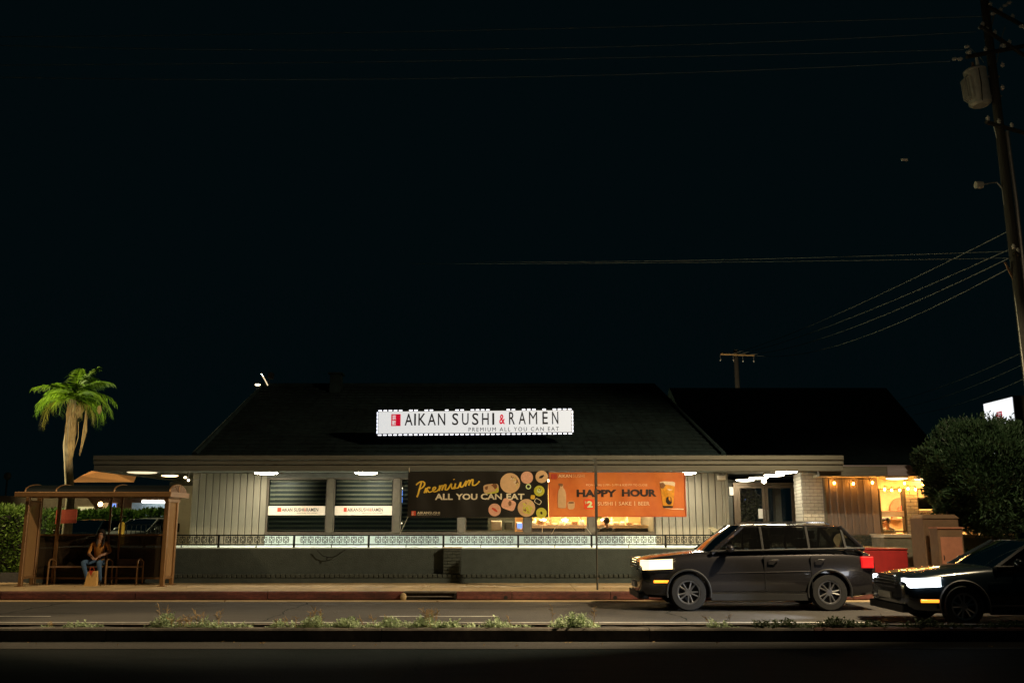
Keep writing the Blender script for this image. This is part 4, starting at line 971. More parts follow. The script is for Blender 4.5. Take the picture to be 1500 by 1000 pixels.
# ------------------------------------------------------------------ people
def skin_mesh(verts, edges, root, sub=2):
    me = bpy.data.meshes.new('body'); me.from_pydata([v[0] for v in verts], edges, []); me.update()
    o = bpy.data.objects.new('body', me); COL.objects.link(o)
    md = o.modifiers.new('skin', 'SKIN'); 
    if not me.skin_vertices: 
        try: me.attributes.new('skin', 'FLOAT', 'POINT')
        except Exception: pass
    sv = me.skin_vertices[0].data
    for i, v in enumerate(verts): sv[i].radius = v[1] if isinstance(v[1], tuple) else (v[1], v[1]); sv[i].use_root = (i == root)
    md.use_smooth_shade = True
    s2 = o.modifiers.new('sub', 'SUBSURF'); s2.levels = sub; s2.render_levels = sub
    dg = bpy.context.evaluated_depsgraph_get(); dg.update()
    res = bpy.data.meshes.new_from_object(o.evaluated_get(dg)); bpy.data.objects.remove(o)
    return res
def person(label, J, mats, loc, rotz, group=None, hairlen=0.12, parts=None, hair='hair', legs=True):
    """J: joint positions in local space, facing -y. One continuous skinned body."""
    V = []; Ed = []; reg = []
    def add(p, r, rg, par=None):
        V.append((tuple(p), r)); reg.append(rg); i = len(V) - 1
        if par is not None: Ed.append((par, i))
        return i
    pel = add(J['pelvis'], (.15, .11), 'leg'); 
    pv = Vector(J['pelvis']); chv = Vector(J['chest']); 
    wst = add(pv.lerp(chv, .35), (.125, .095), 'torso', pel); ch = add(chv, (.155, .105), 'torso', wst)
    nk0 = Vector(J['neck']); ub = add(chv.lerp(nk0, .55), (.12, .085), 'torso', ch); nk = add(nk0, .05, 'skin', ub)
    hd = Vector(J['head']); add_ = add(nk0.lerp(hd, .35), .055, 'skin', nk); h1 = add(hd, (.082, .095), 'skin', add_); h2 = add(hd + Vector((0, .005, .075)), (.06, .07), 'skin', h1)
    for s_ in ('L', 'R'):
        sg = -1 if s_ == 'L' else 1
        sh = add(J['sh' + s_], .058, 'torso', ub); el = add(J['el' + s_], .043, 'torso', sh); wr = add(J['wr' + s_], .028, 'skin', el)
        d = (Vector(J['hand' + s_]) - Vector(J['wr' + s_])).normalized(); pm = add(Vector(J['wr' + s_]) + d * .06, (.036, .018), 'skin', wr)
        side = d.cross(Vector((0, 0, 1))).normalized() * 1.0
        for k in range(4):
            o_ = side * (k - 1.5) * .02; Ln = (.07, .08, .075, .06)[k]
            f1 = add(Vector(J['wr' + s_]) + d * .095 + o_, .0095, 'skin', pm); f2 = add(Vector(J['wr' + s_]) + d * (.095 + Ln * .55) + o_ + Vector((0, 0, -.008)), .0085, 'skin', f1)
            add(Vector(J['wr' + s_]) + d * (.095 + Ln * .9) + o_ + Vector((0, 0, -.03)), .0075, 'skin', f2)
        tb = add(Vector(J['wr' + s_]) + d * .045 + side * (-.04 * sg), .011, 'skin', pm); add(Vector(J['wr' + s_]) + d * .085 + side * (-.055 * sg), .009, 'skin', tb)
        if legs:
            hp = add(J['hip' + s_], .09, 'leg', pel); kn = add(J['kn' + s_], .066, 'leg', hp); cf = add(Vector(J['kn' + s_]).lerp(Vector(J['an' + s_]), .35), .058, 'leg', kn)
            an = add(J['an' + s_], .038, 'leg', cf); he = add(Vector(J['an' + s_]) + Vector((0, .01, -.05)), .036, 'shoe', an); add(J['toe' + s_], .03, 'shoe', he)
    me = skin_mesh(V, Ed, pel, 2)
    ms = [M(mats['torso']), M(mats['leg']), M('skin'), M(mats.get('shoe', 'black')), M(mats.get('sleeve', mats['torso']))]
    for m_ in ms: me.materials.append(m_)
    idx = {'torso': 0, 'leg': 1, 'skin': 2, 'shoe': 3}
    vs_ = [Vector(v[0]) for v in V]
    segs = [(vs_[a], vs_[b], reg[b], b) for a, b in Ed]
    for p in me.polygons:
        c = p.center; best = 9; bi = 0
        for a, b, rg, _ in segs:
            ab = b - a; t = max(0, min(1, (c - a).dot(ab) / ab.length_squared)); dd = (a + ab * t - c).length
            if rg == 'skin' and t < .25 and b is not None and dd > .03: dd += .01
            if dd < best: best = dd; bi = idx[rg]
        p.material_index = bi; p.use_smooth = True
    P = thing('person', label, 'person', loc, group, rotz)
    link(bpy.data.objects.new('body', me), P)
    # hair, face
    hm = MB(); n = 16
    hm.sphere(hd + Vector((0, .02, .055)), .105, n, 10, (.92, 1.02, 1.05))
    keep = [(f, mi) for f, mi in zip(hm.f, hm.mi) if not all((hm.v[i][1] < hd.y - .03 and hm.v[i][2] < hd.z + .095) for i in f)]
    hm.f = [k[0] for k in keep]; hm.mi = [k[1] for k in keep]
    if hairlen > .12:
        for sx_ in (-1, 1): hm.tube([hd + Vector((sx_ * .07, .02, .06)), hd + Vector((sx_ * .085, .02, -.05)), hd + Vector((sx_ * .08, -.02, -.05 - hairlen * .6)), hd + Vector((sx_ * .06, -.05, -hairlen - .05))], [.03, .035, .03, .012], 8)
        hm.tube([hd + Vector((0, .07, .05)), hd + Vector((0, .09, -.08)), hd + Vector((0, .1, -hairlen))], [.06, .06, .03], 8)
    hm.build('hair', M(hair), P, smooth=True, local=True, fix=False)
    fm = MB(); fm.cur = 0
    for sx_ in (-1, 1): fm.sphere(hd + Vector((sx_ * .032, -.083, .022)), .011, 8, 6)
    fm.build('eyes', M('black'), P, local=True)
    MB().tube([hd + Vector((0, -.09, .03)), hd + Vector((0, -.108, -.008)), hd + Vector((0, -.09, -.016))], [.008, .013, .008], 6).build('nose', M('skin'), P, local=True, smooth=True)
    MB().box(hd.x - .022, hd.x + .022, hd.y - .094, hd.y - .08, hd.z - .043, hd.z - .036).build('mouth', M('ink_darkred'), P, local=True)
    for sx_ in (-1, 1): MB().sphere(hd + Vector((sx_ * .084, .01, .01)), .022, 8, 6, (.5, .8, 1.3)).build('ear', M('skin'), P, local=True, smooth=True)
    return P
def seated(knee_spread=.18, lean=0.05, arm='lap'):
    J = dict(pelvis=(0, .02, .52), chest=(0, -.02 - lean, .86), neck=(0, -.03 - lean * 1.3, 1.07), head=(0, -.055 - lean * 1.6, 1.20))
    for s_, g in (('L', -1), ('R', 1)):
        J['sh' + s_] = (g * .17, -.02 - lean, 1.0); J['hip' + s_] = (g * .09, -.02, .52); J['kn' + s_] = (g * knee_spread, -.44, .52); J['an' + s_] = (g * knee_spread * .9, -.42, .10); J['toe' + s_] = (g * knee_spread, -.58, .035)
        if arm == 'lap': J['el' + s_] = (g * .24, -.08 - lean, .74); J['wr' + s_] = (g * .10, -.27, .66); J['hand' + s_] = (g * .02, -.40, .63)
        else: J['el' + s_] = (g * .27, -.16, .78); J['wr' + s_] = (g * .2, -.40, .80); J['hand' + s_] = (g * .15, -.55, .80)
    return J

# person waiting in the bus shelter
YP = 23.75
pxx = atx(151, YP)
J = seated(.2, .08); J['knL'] = (-.27, -.40, .55); J['anL'] = (-.15, -.36, .12); J['toeL'] = (-.18, -.52, .035); J['knR'] = (.12, -.44, .54); J['anR'] = (.17, -.38, .11); J['toeR'] = (.18, -.54, .035)
J['head'] = (.03, -.17, 1.19); J['elR'] = (.27, -.12, .78); J['wrR'] = (.10, -.30, .70)
person('woman seated in the bus shelter in mustard top and blue jeans with long dark hair', J, dict(torso='mustard', leg='denim'), (pxx, YP, ZS + .01), R(6), hairlen=.24)
# customers inside
person('diner with dark hair and dark shirt seen from behind at the sushi bar', seated(.18, .02, 'table'), dict(torso='shirt_dark', leg='shirt_dark'), (atx(889, 28.5), 28.5, .56 - .05), R(184))
bk = bpy.data.objects
person('diner leaning at the sushi bar, half hidden by the window mullion', seated(.18, .12, 'table'), dict(torso='shirt_dark', leg='shirt_dark'), (atx(855, 28.4), 28.4, .52), R(100))
person('left diner of the pair behind the amber window', seated(.18, .05, 'table'), dict(torso='shirt_olive', leg='shirt_dark'), (atx(1294, 28.4), 28.6, .50), R(40))
person('right diner of the pair behind the amber window, in an olive shirt', seated(.18, .05, 'table'), dict(torso='shirt_olive', leg='shirt_dark'), (atx(1303.5, 28.2), 28.2, .50), R(-60))
def stool(x, y, label):
    t = thing('bar_stool', label, 'stool', (x, y, .55)); MB().lathe((x, y, .94 + .0), [(.17, 0), (.18, .03), (.17, .06)], 16).build('seat', M('shirt_dark'), t)
    MB().tube([(x, y, .58), (x, y, .94)], .025, 8).build('post', M('steel'), t); MB().lathe((x, y, .55), [(.2, 0), (.19, .02), (.05, .035)], 16).build('base', M('steel'), t)
stool(atx(889, 28.5), 28.48, 'bar stool under the diner seen from behind'); stool(atx(855, 28.4), 28.4, 'bar stool under the diner beside the mullion')
stool(atx(1294, 28.4), 28.6, 'stool under the left diner behind the amber window'); stool(atx(1303.5, 28.2), 28.2, 'stool under the right diner behind the amber window')

# ------------------------------------------------------------------ bus shelter
YS0, YS1 = 22.95, 23.55
Xa, Xb = atx(38.5, YS0), atx(244, YS0)
she = thing('bus_shelter', 'tan metal bus shelter with dark arched roof on the left pavement', 'bus shelter', ((Xa + Xb) / 2, 23.3, ZS))
zE0, zE1 = atz(727.5, 22.75), atz(720, 22.75)
pm = MB().bbox(-.045, .045, -.045, .045, 0, zE0 - ZS, b=.008).mesh('post', M('shelter')); fm_ = MB().box(-.09, .09, -.09, .09, 0, .015).mesh('foot_plate', M('shelter'))
for x in (Xa, Xb):
    for y in (YS0, YS1): inst('post', pm, she, (x, y, ZS)); inst('foot_plate', fm_, she, (x, y, ZS))
for x in (Xa, Xb):
    MB().box(x - .008, x + .008, YS0 + .05, YS1 - .05, ZS + .22, zE0 - .12).build('side_panel', M('mesh_side'), she)
    for z in (ZS + .17, zE0 - .12): MB().box(x - .025, x + .025, YS0 + .047, YS1 - .047, z, z + .045).build('side_rail', M('shelter'), she)
Xr0, Xr1 = atx(18, 22.75), atx(249, 22.75)
MB().bbox(Xr0, Xr1, 22.70, 22.80, zE0, zE1, b=.015).build('eave_beam', M('shelter'), she)
MB().box(Xr0 + .02, Xr1, 23.90, 23.98, zE0, zE1).build('rear_beam', M('shelter'), she)
MB().box(Xr0, Xr0 + .05, 22.802, 23.898, zE0, zE1).box(Xr1 - .05, Xr1, 22.802, 23.898, zE0, zE1).build('end_beam', M('shelter'), she)
arcp = [(23.34 - .56 * cos(pi * k / 14), zE1 + .18 * sin(pi * k / 14)) for k in range(15)]
ribs = [Xr0 + .22, atx(90, 23.2), atx(174, 23.2), Xr1 - .07]
for i in range(3):
    m = MB(); xa_, xb_ = ribs[i] + .02, ribs[i + 1] - .02
    for (y, z) in arcp: m.v += [(xa_ if i else xa_, y, z), (xb_, y, z)]
    for k in range(14): m.f.append((2 * k, 2 * k + 1, 2 * k + 3, 2 * k + 2)); m.mi.append(0)
    for (y, z) in arcp: m.v += [(xa_, y, z - .01), (xb_, y, z - .01)]
    for k in range(14): m.f.append((30 + 2 * k, 30 + 2 * k + 2, 30 + 2 * k + 3, 30 + 2 * k + 1)); m.mi.append(0)
    m.build('roof_panel', M('shelter_roof'), she, smooth=True, fix=False)
for x in ribs: MB().tube([(x, y, z + .005) for y, z in arcp], .02, 6).build('roof_rib', M('shelter'), she)
MB().prism([(0, 0)], 0, 0) if False else None
m = MB(); n = 15
m.v = [(Xr1 - .05, y, z) for y, z in arcp]; m.f = [tuple(range(15))]; m.mi = [0]; m.build('gable_panel', M('rust'), she, fix=False)
MB().tube([(Xr1 - .04, 23.34, zE1), (Xr1 - .04, 23.34, zE1 + .17)], .02, 6).tube([(Xr1 - .04, 23.34, zE1), (Xr1 - .04, 23.08, zE1 + .13)], .012, 6).build('gable_bar', M('shelter'), she)
YBk = 23.86
bxs = [atx(p, YBk) for p in (53, 84, 87, 161, 177, 241, 255)]
for x in bxs: MB().box(x - .02, x + .02, YBk - .02, YBk + .02, ZS, zE0).build('rear_mullion', M('shelter'), she)
zm = atz(783, YBk)
MB().box(bxs[0], bxs[-1], YBk - .028, YBk + .028, zm - .02, zm + .02).box(bxs[0], bxs[-1], YBk - .028, YBk + .028, ZS + .12, ZS + .16).build('rear_rail', M('shelter'), she)
for i in (0, 2, 3, 4, 5):
    a, b = bxs[i] + .022, bxs[i + 1] - .022
    if b > a: MB().box(a, b, YBk - .004, YBk + .004, ZS + .165, zm - .022).build('mesh_panel', M('mesh_panel'), she)
    if b > a: MB().box(a, b, YBk - .004, YBk + .004, zm + .022, zE0 - .02).build('pane', M('glass'), she)
MB().bbox(Xb - .07, Xb + .05, YS0 - .09, YS1 + .1, zE0 - .11, zE0 - .003, b=.01).build('bracket', M('shelter'), she)
# benches inside
def bench(pa, pb, label, back):
    YC = 23.6; x0, x1 = atx(pa, YC), atx(pb, YC); zs = ZS + .45
    t = thing('bench', label, 'bench', ((x0 + x1) / 2, YC, ZS), 'benches in the bus shelter')
    for x in (x0, x1):
        MB().tube([(x, YC - .2, ZS), (x, YC - .2, zs + .1), (x, YC - .16, zs + .16), (x, YC - .05, zs + .17), (x, YC + .15, zs + .1), (x, YC + .17, ZS)], .02, 8).build('end_frame', M('shelter'), t, smooth=True)
    for k in range(4): MB().bbox(x0 + .02, x1 - .02, YC - .2 + k * .1, YC - .12 + k * .1, zs - .03, zs, b=.004).build('slat', M('rust'), t)
    if back: MB().bbox(x0 + .1, x1 - .06, YC + .2, YC + .23, zs - .05, zs + .16, b=.01).build('backrest', M('rust'), t)
bench(83, 158, 'bench at the left of the shelter, with the seated woman at its right end', False)
bench(166, 211, 'empty short bench with a low back at the right of the shelter', True)
# paper bag
bgx = atx(142.5, 23.15)
bag = thing('shopping_bag', 'tan paper shopping bag with handles standing at the feet of the seated woman', 'bag', (bgx, 23.15, ZS))
MB().add([(bgx - .15, 23.05, ZS), (bgx + .13, 23.05, ZS), (bgx + .13, 23.2, ZS), (bgx - .15, 23.2, ZS), (bgx - .10, 23.08, ZS + .34), (bgx + .13, 23.07, ZS + .36), (bgx + .12, 23.16, ZS + .36), (bgx - .11, 23.16, ZS + .33)],
         [(0, 1, 5, 4), (1, 2, 6, 5), (2, 3, 7, 6), (3, 0, 4, 7), (0, 3, 2, 1)]).build('sack', M('bag'), bag)
MB().tube([(bgx - .05, 23.08, ZS + .33), (bgx - .04, 23.07, ZS + .43), (bgx + .04, 23.07, ZS + .44), (bgx + .07, 23.08, ZS + .34)], .007, 5).build('handle', M('ink_darkred'), bag)
MB().prism([(bgx - .06, ZS + .36), (bgx + .05, ZS + .37), (bgx + .0, ZS + .24)], 23.04, 23.046).build('red_flap', M('ink_darkred'), bag)
# red notice board
rx0, rz1 = at(82.5, 746.5, 24.8); rx1, rz0 = at(111, 767, 24.8)
rs = thing('red_sign', 'faded red panel sign on a post seen through the left of the bus shelter', 'sign', ((rx0 + rx1) / 2, 24.8, 1.06))
MB().add([(rx0, 24.8, rz0), (rx1, 24.8, rz0 + .03), (rx1, 24.8, rz1 + .02), (rx0, 24.8, rz1), (rx0, 24.83, rz0), (rx1, 24.83, rz0 + .03), (rx1, 24.83, rz1 + .02), (rx0, 24.83, rz1)], [(0, 1, 2, 3), (4, 7, 6, 5), (0, 4, 5, 1), (3, 2, 6, 7), (0, 3, 7, 4), (1, 5, 6, 2)]).build('panel', M('poster_red'), rs)
MB().box(rx0 + .05, rx0 + .1, 24.84, 24.88, 1.05, rz1 - .02).build('post', M('steel_dull'), rs)

# ------------------------------------------------------------------ thin sign post
xp = atx(873.5, 21.75)
sp = thing('street_sign_post', 'thin grey post with an edge-on sign standing before the orange banner', 'sign post', (xp, 21.75, ZS))
zt = atz(671, 21.75)
MB().tube([(xp, 21.75, ZS), (xp, 21.75, zt)], .022, 8).build('post', M('steel_dull'), sp)
MB().box(xp - .028, xp + .028, 21.62, 21.727, zt - .02 - 1.35, zt - .7).box(xp - .028, xp + .028, 21.60, 21.727, zt - .66, zt).build('sign_plate', M('steel_dull'), sp)

# ------------------------------------------------------------------ utility cabinets
def cabinet(px0, px1, pt, Y, depth, m, ms, label, roof=True, latch=True, z0=ZS, lean=0):
    x0, x1 = atx(px0, Y), atx(px1, Y); zt = atz(pt, Y)
    t = thing('utility_cabinet', label, 'utility cabinet', ((x0 + x1) / 2, Y + depth / 2, z0))
    MB().bbox(x0, x1, Y, Y + depth, z0 + .06, zt - .1 if roof else zt, b=.012).build('housing', [M(m)], t)
    MB().box(x0 - .02, x1 + .02, Y - .01, Y + depth + .02, z0, z0 + .058).build('plinth', M('sidewalk'), t)
    if roof: MB().add([(x0 - .02, Y - .03, zt - .098), (x1 + .02, Y - .03, zt - .098), (x1 + .02, Y + depth, zt - .098), (x0 - .02, Y + depth, zt - .098), (x0 + .05, Y + .08, zt), (x1 - .05, Y + .08, zt), (x1 - .05, Y + depth - .08, zt), (x0 + .05, Y + depth - .08, zt)],
                      [(0, 1, 5, 4), (1, 2, 6, 5), (2, 3, 7, 6), (3, 0, 4, 7), (4, 5, 6, 7), (0, 3, 2, 1)]).build('lid', M(m), t)
    d = MB().bbox(x0 + .05, x1 - .04, Y - .02, Y - .002, z0 + .12, zt - .2, b=.006).build('door', M(ms), t)
    MB().tube([(x0 + .10, Y - .022, (z0 + zt) / 2 + .05), (x0 + .10, Y - .05, (z0 + zt) / 2), (x0 + .10, Y - .022, (z0 + zt) / 2 - .06)], .01, 6).build('handle', M('iron'), d)
    return t, x0, x1, zt
t, x0, x1, zt = cabinet(1352, 1404, 753, 23.6, .75, 'cab_tan', 'cab_tan', 'tall tan utility cabinet with sloped lid left of the round tree', roof=True)
MB().lathe((x1 - .12, 23.9, zt), [(.03, 0), (.03, .06), (.015, .08)], 10).lathe((x0 + .1, 23.9, zt), [(.02, 0), (.02, .03)], 10).build('lifting_eye', M('cab_tan'), t)
MB().box(x1 - .42, x1 - .14, 23.567, 23.58, zt - .42, zt - .22).build('placard', M('cab_tan'), t)
t, x0, x1, zt = cabinet(1372, 1409, 774, 22.9, .45, 'cab_tan', 'cab_lit', 'shorter utility cabinet, front tinted pink as if lamplit, in front of the tall tan one', roof=False)
MB().box(x0 - .01, x1 + .01, 22.87, 23.36, zt + .003, zt + .04).build('lid', M('cab_lit'), t)
# red box behind the grey car
x0, z1 = at(1240, 805, 22.6); x1 = atx(1326, 22.6)
rb = thing('red_metal_box', 'red metal cabinet box on the pavement behind the rear of the grey car', 'box', ((x0 + x1) / 2, 22.6, ZS))
MB().bbox(x0, x1, 22.6, 23.4, ZS + .05, z1, b=.02).build('housing', M('red_box'), rb)
MB().bbox(x0 - .01, x1 + .01, 22.58, 23.42, z1 + .003, z1 + .035, b=.012).build('lid', M('red_box'), rb)
for zz in (z1 - .12, z1 - .4): MB().box(x1 + .003, x1 + .04, 22.65, 22.75, zz, zz + .06).build('hinge', M('black'), rb)
MB().box(x0 + .28, x0 + .34, 22.59, 22.597, z1 - .42, z1 - .35).build('sticker', M('tape'), rb)
for xx in (x0 + .1, x1 - .1): MB().box(xx - .05, xx + .05, 22.7, 23.3, ZS, ZS + .048).build('foot', M('black'), rb)
# pale slatted shade over the railing left of the entrance
a, b = at(1038, 771, 25.4), at(1063, 782, 25.4)
sl = thing('slatted_shade', 'pale slatted fan shape tilted above a dark potted plant left of the entrance', 'shade', (a[0], 25.4, 1.06))
pts0 = [at(1037, 772, 25.4), at(1044, 771.5, 25.4), at(1064, 781, 25.4), at(1053, 787, 25.4)]
for k in range(6):
    t0, t1 = k / 6 + .02, (k + 1) / 6 - .02
    def L2(p, q, t): return (p[0] + (q[0] - p[0]) * t, p[1] + (q[1] - p[1]) * t)
    q = [L2(pts0[0], pts0[3], t0), L2(pts0[1], pts0[2], t0), L2(pts0[1], pts0[2], t1), L2(pts0[0], pts0[3], t1)]
    MB().prism(q, 25.4 - .006 * k, 25.42 - .006 * k).build('slat', M('lattice'), sl)
MB().tube([(at(1053, 787, 25.4)[0], 25.42, 1.06), (at(1053, 787, 25.4)[0], 25.42, 1.33)], .012, 6).build('stem', M('steel_dull'), sl)
pt = thing('potted_plant', 'dark leafy potted plant behind the railing left of the entrance', 'plant', (5.75, 25.6, 1.06))
MB().lathe((5.75, 25.6, 1.06), [(.12, 0), (.16, .14), (.14, .15)], 14).build('pot', M('black'), pt)
stuff(leaves(260, lambda r: (Vector((5.75, 25.6, 1.22)) + Vector((r.uniform(-.28, .35), r.uniform(-.1, .2), r.uniform(0, .2))), (0, 0, 1)), .09, seed=9).build('foliage', M('leaf_dark'), pt))

# ------------------------------------------------------------------ cars
def loft_body(L, Wd, st, wheels, wr, paint, parent, trim=True):
    """st: (x, bottom, top, halfwidth factor)"""
    m = MB(); hw = Wd / 2; ring = []
    prof = [(0, 0), (.80, 0), (.95, .06), (1.0, .30), (1.0, .50), (.985, .72), (.95, .88), (.88, .97), (.55, 1.02), (0, 1.035)]
    n = 0
    for (x, zb, zt_, f) in st:
        h = zt_ - zb; pts = [(x, hw * f * a, zb + h * b) for a, b in prof]; pts += [(x, -y, z) for (_, y, z) in reversed(pts[1:-1])]
        n = len(pts); m.v += pts
    for i in range(len(st) - 1):
        for k in range(n):
            k2 = (k + 1) % n; m.f.append((i * n + k, i * n + k2, (i + 1) * n + k2, (i + 1) * n + k)); m.mi.append(0)
    m.f.append(tuple(range(n - 1, -1, -1))); m.mi.append(0); m.f.append(tuple((len(st) - 1) * n + k for k in range(n))); m.mi.append(0)
    me = m.mesh('body', paint)
    bm = bmesh.new(); bm.from_mesh(me); bmesh.ops.recalc_face_normals(bm, faces=bm.faces); bm.to_mesh(me); bm.free()
    o = bpy.data.objects.new('body', me); COL.objects.link(o)
    c = MB()
    for wx in wheels:
        for s_ in (-1, 1): c.lathe((wx, s_ * (hw - .13), wr), [(wr + .06, -.2), (wr + .06, .22)], 28, 'y')
    cm = c.mesh('cut', paint); bm = bmesh.new(); bm.from_mesh(cm); bmesh.ops.recalc_face_normals(bm, faces=bm.faces); bm.to_mesh(cm); bm.free()
    oc = bpy.data.objects.new('cut', cm); COL.objects.link(oc)
    sb_ = o.modifiers.new('s', 'SUBSURF'); sb_.levels = 1; sb_.render_levels = 1
    md = o.modifiers.new('b', 'BOOLEAN'); md.object = oc; md.operation = 'DIFFERENCE'; md.solver = 'EXACT'
    dg = bpy.context.evaluated_depsgraph_get(); dg.update()
    res = bpy.data.meshes.new_from_object(o.evaluated_get(dg)); bpy.data.objects.remove(o); bpy.data.objects.remove(oc)
    for p in res.polygons: p.use_smooth = True
    try: res.set_sharp_from_angle(angle=R(28))
    except Exception: pass
    res.materials.clear(); res.materials.append(paint)
    return link(bpy.data.objects.new('body', res), parent)
def make_car(label, L, Wd, paint, st, wheels, wr, gh, lamps, group=None, headmat='head_warm', suv=True, lit=True):
    t = thing('car', label, 'car', (0, 0, 0), group); P = M(paint); hw = Wd / 2
    loft_body(L, Wd, st, wheels, wr, P, t)
    me_t = MB().lathe((0, 0, 0), [(wr * .66, -.11), (wr * .93, -.11), (wr, -.08), (wr, .08), (wr * .93, .11), (wr * .66, .11)], 32, 'y', closed=True).mesh('tyre', M('rubber'), True)
    rm = MB(); rm.lathe((0, 0, 0), [(wr * .66, -.09), (wr * .66, .09)], 28, 'y')
    rim = MB()
    rim.tube([(wr * .62 * cos(2 * pi * k / 28), -.085, wr * .62 * sin(2 * pi * k / 28)) for k in range(29)], .022, 6, caps=False)
    rim.lathe((0, -.07, 0), [(wr * .2, -.015), (wr * .2, .02)], 12, 'y')
    for k in range(5):
        a = 2 * pi * k / 5 + .3; c_, s_ = cos(a), sin(a); q = Vector((-s_, 0, c_))
        for of in (-.03, .03):
            p0 = Vector((c_ * wr * .15, -.08, s_ * wr * .15)) + q * of * .4; p1 = Vector((c_ * wr * .6, -.08, s_ * wr * .6)) + q * of * 1.6; rim.tube([p0, p1], .017, 5)
    me_r = rim.mesh('rim', M('alloy'), True); me_d = MB().lathe((0, 0, 0), [(wr * .6, -.02), (wr * .6, 0)], 20, 'y').mesh('brake_disc', M('trim'))
    for wx in wheels:
        for s_ in (-1, 1):
            wo = bpy.data.objects.new('wheel', me_t); wo.location = (wx, s_ * (hw - .12), wr); wo.rotation_euler = (0, random.uniform(0, 3), 0 if s_ < 0 else pi); link(wo, t)
            for nm, mm in (('rim', me_r), ('brake_disc', me_d)): r_ = bpy.data.objects.new(nm, mm); link(r_, wo)
    # greenhouse: gh = dict(b0, b1 belt ends x, t0, t1 roof ends x, zb belt z, zt roof z, pill)
    b0, b1, t0, t1, zb, zt_ = gh['b0'], gh['b1'], gh['t0'], gh['t1'], gh['zb'], gh['zt']; wb = hw * .93; wt = hw * .72
    zbr = gh.get('zbr', zb)
    # roof skin
    m = MB(); nx, ny = 10, 6
    for i in range(nx + 1):
        u = i / nx
        for j in range(ny + 1):
            v = j / ny * 2 - 1; m.v.append((t0 + (t1 - t0) * u, wt * v, zt_ + .035 * (1 - v * v) + .03 * (1 - (2 * u - 1) ** 2) - .0))
    for i in range(nx):
        for j in range(ny): a = i * (ny + 1) + j; m.f.append((a, a + ny + 1, a + ny + 2, a + 1)); m.mi.append(0)
    k = len(m.v); m.v += [(x, y, z - .035) for x, y, z in m.v[:k]]
    for i in range(nx):
        for j in range(ny): a = k + i * (ny + 1) + j; m.f.append((a, a + 1, a + ny + 2, a + ny + 1)); m.mi.append(0)
    def bd(idx):
        for a, b in zip(idx, idx[1:]): m.f.append((a, b, b + k, a + k)); m.mi.append(0)
    bd([j for j in range(ny + 1)]); bd([nx * (ny + 1) + j for j in range(ny + 1)]); bd([i * (ny + 1) for i in range(nx + 1)]); bd([i * (ny + 1) + ny for i in range(nx + 1)])
    m.build('roof', P, t, smooth=True, local=True)
    G = M('glass_car'); zi = zt_ - .02
    for s_ in (-1, 1):
        cuts = gh['cuts']   # fractions along belt for B, C pillars
        B = [b0 + .08] + [b0 + (b1 - b0) * c for c in cuts] + [b1 - .06]; T = [t0] + [b0 + (b1 - b0) * c for c in cuts] + [t1]
        T = [t0 + .02] + [min(max(x, t0), t1) for x in T[1:-1]] + [t1 - .02]
        for i in range(len(B) - 1):
            y0, y1 = s_ * wb, s_ * wt
            zz0 = zb + (zbr - zb) * i / (len(B) - 1); zz1 = zb + (zbr - zb) * (i + 1) / (len(B) - 1)
            m = MB().quad((B[i] + .03, y0, zz0), (B[i + 1] - .03, y0, zz1), (T[i + 1] - .03, y1, zi), (T[i] + .03, y1, zi)); m.build('side_window', G, t, local=True, fix=False)
        for i in range(len(B)):
            end = i in (0, len(B) - 1); zz0 = zb + (zbr - zb) * i / (len(B) - 1)
            MB().tube([(B[i], s_ * wb, zz0 - .04), (T[i], s_ * wt, zt_)], .045 if end else .03, 6).build('pillar', P if end else M('trim'), t, local=True, smooth=True)
        MB().tube([(B[0], s_ * (wb + .02), zb), (B[-1], s_ * (wb + .02), zbr)], .02, 6).build('belt_moulding', M('trim'), t, local=True)
        # mirror
        mx = b0 + .42; MB().sphere((mx, s_ * (hw + .09), zb + .06), .1, 12, 8, (.9, 1.1, .75)).tube([(mx, s_ * (hw - .1), zb - .01), (mx, s_ * (hw + .04), zb + .03)], .03, 6).build('mirror', P, t, local=True, smooth=True)
        # door seams and handles
        for c in cuts[:-1] if len(cuts) > 1 else cuts:
            x = b0 + (b1 - b0) * c; y = s_ * (hw + .002); MB().box(x - .006, x + .006, min(y, y - s_ * .03), max(y, y - s_ * .03), .42, zb - .1).build('door_seam', M('black'), t, local=True)
            MB().tube([(x + .1, s_ * (hw - .005), zb - .16), (x + .13, s_ * (hw + .03), zb - .16), (x + .25, s_ * (hw + .03), zb - .16), (x + .28, s_ * (hw - .005), zb - .16)], .013, 6).build('door_handle', M('chrome'), t, local=True)
        MB().bbox(wheels[0] + wr + .08, wheels[1] - wr - .08, s_ * hw * .985 - .02, s_ * hw * .985 + .014, .20, .335, b=.008).build('sill_trim', M('trim'), t, local=True)
        MB().box(wheels[0] + wr + .1, wheels[1] - wr - .1, s_ * hw * .994 - .014, s_ * hw * .994 + .014, .34, .36).build('chrome_strip', M('chrome'), t, local=True)
    def screen(nm, xb, xt, z0, z1, bulge):
        m = MB(); n = 10
        for j in range(5):
            v = j / 4; wj = (wb + (wt - wb) * v) * .95
            for i in range(n + 1):
                u = i / n * 2 - 1; m.v.append((xb + (xt - xb) * v + bulge * (1 - abs(u) ** 2.2) + bulge * .3 * sin(pi * v), wj * u, z0 + (z1 - z0) * v + .02 * (1 - u * u)))
        for j in range(4):
            for i in range(n): a = j * (n + 1) + i; m.f.append((a, a + 1, a + n + 2, a + n + 1)); m.mi.append(0)
        m.build(nm, G, t, smooth=True, local=True, fix=False)
    screen('windscreen', b0 + .12, t0 + .06, zb - .02, zt_ + .005, -.14); screen('rear_window', b1 - .06, t1 - .02, zbr - .02, zt_ + .005, .08)
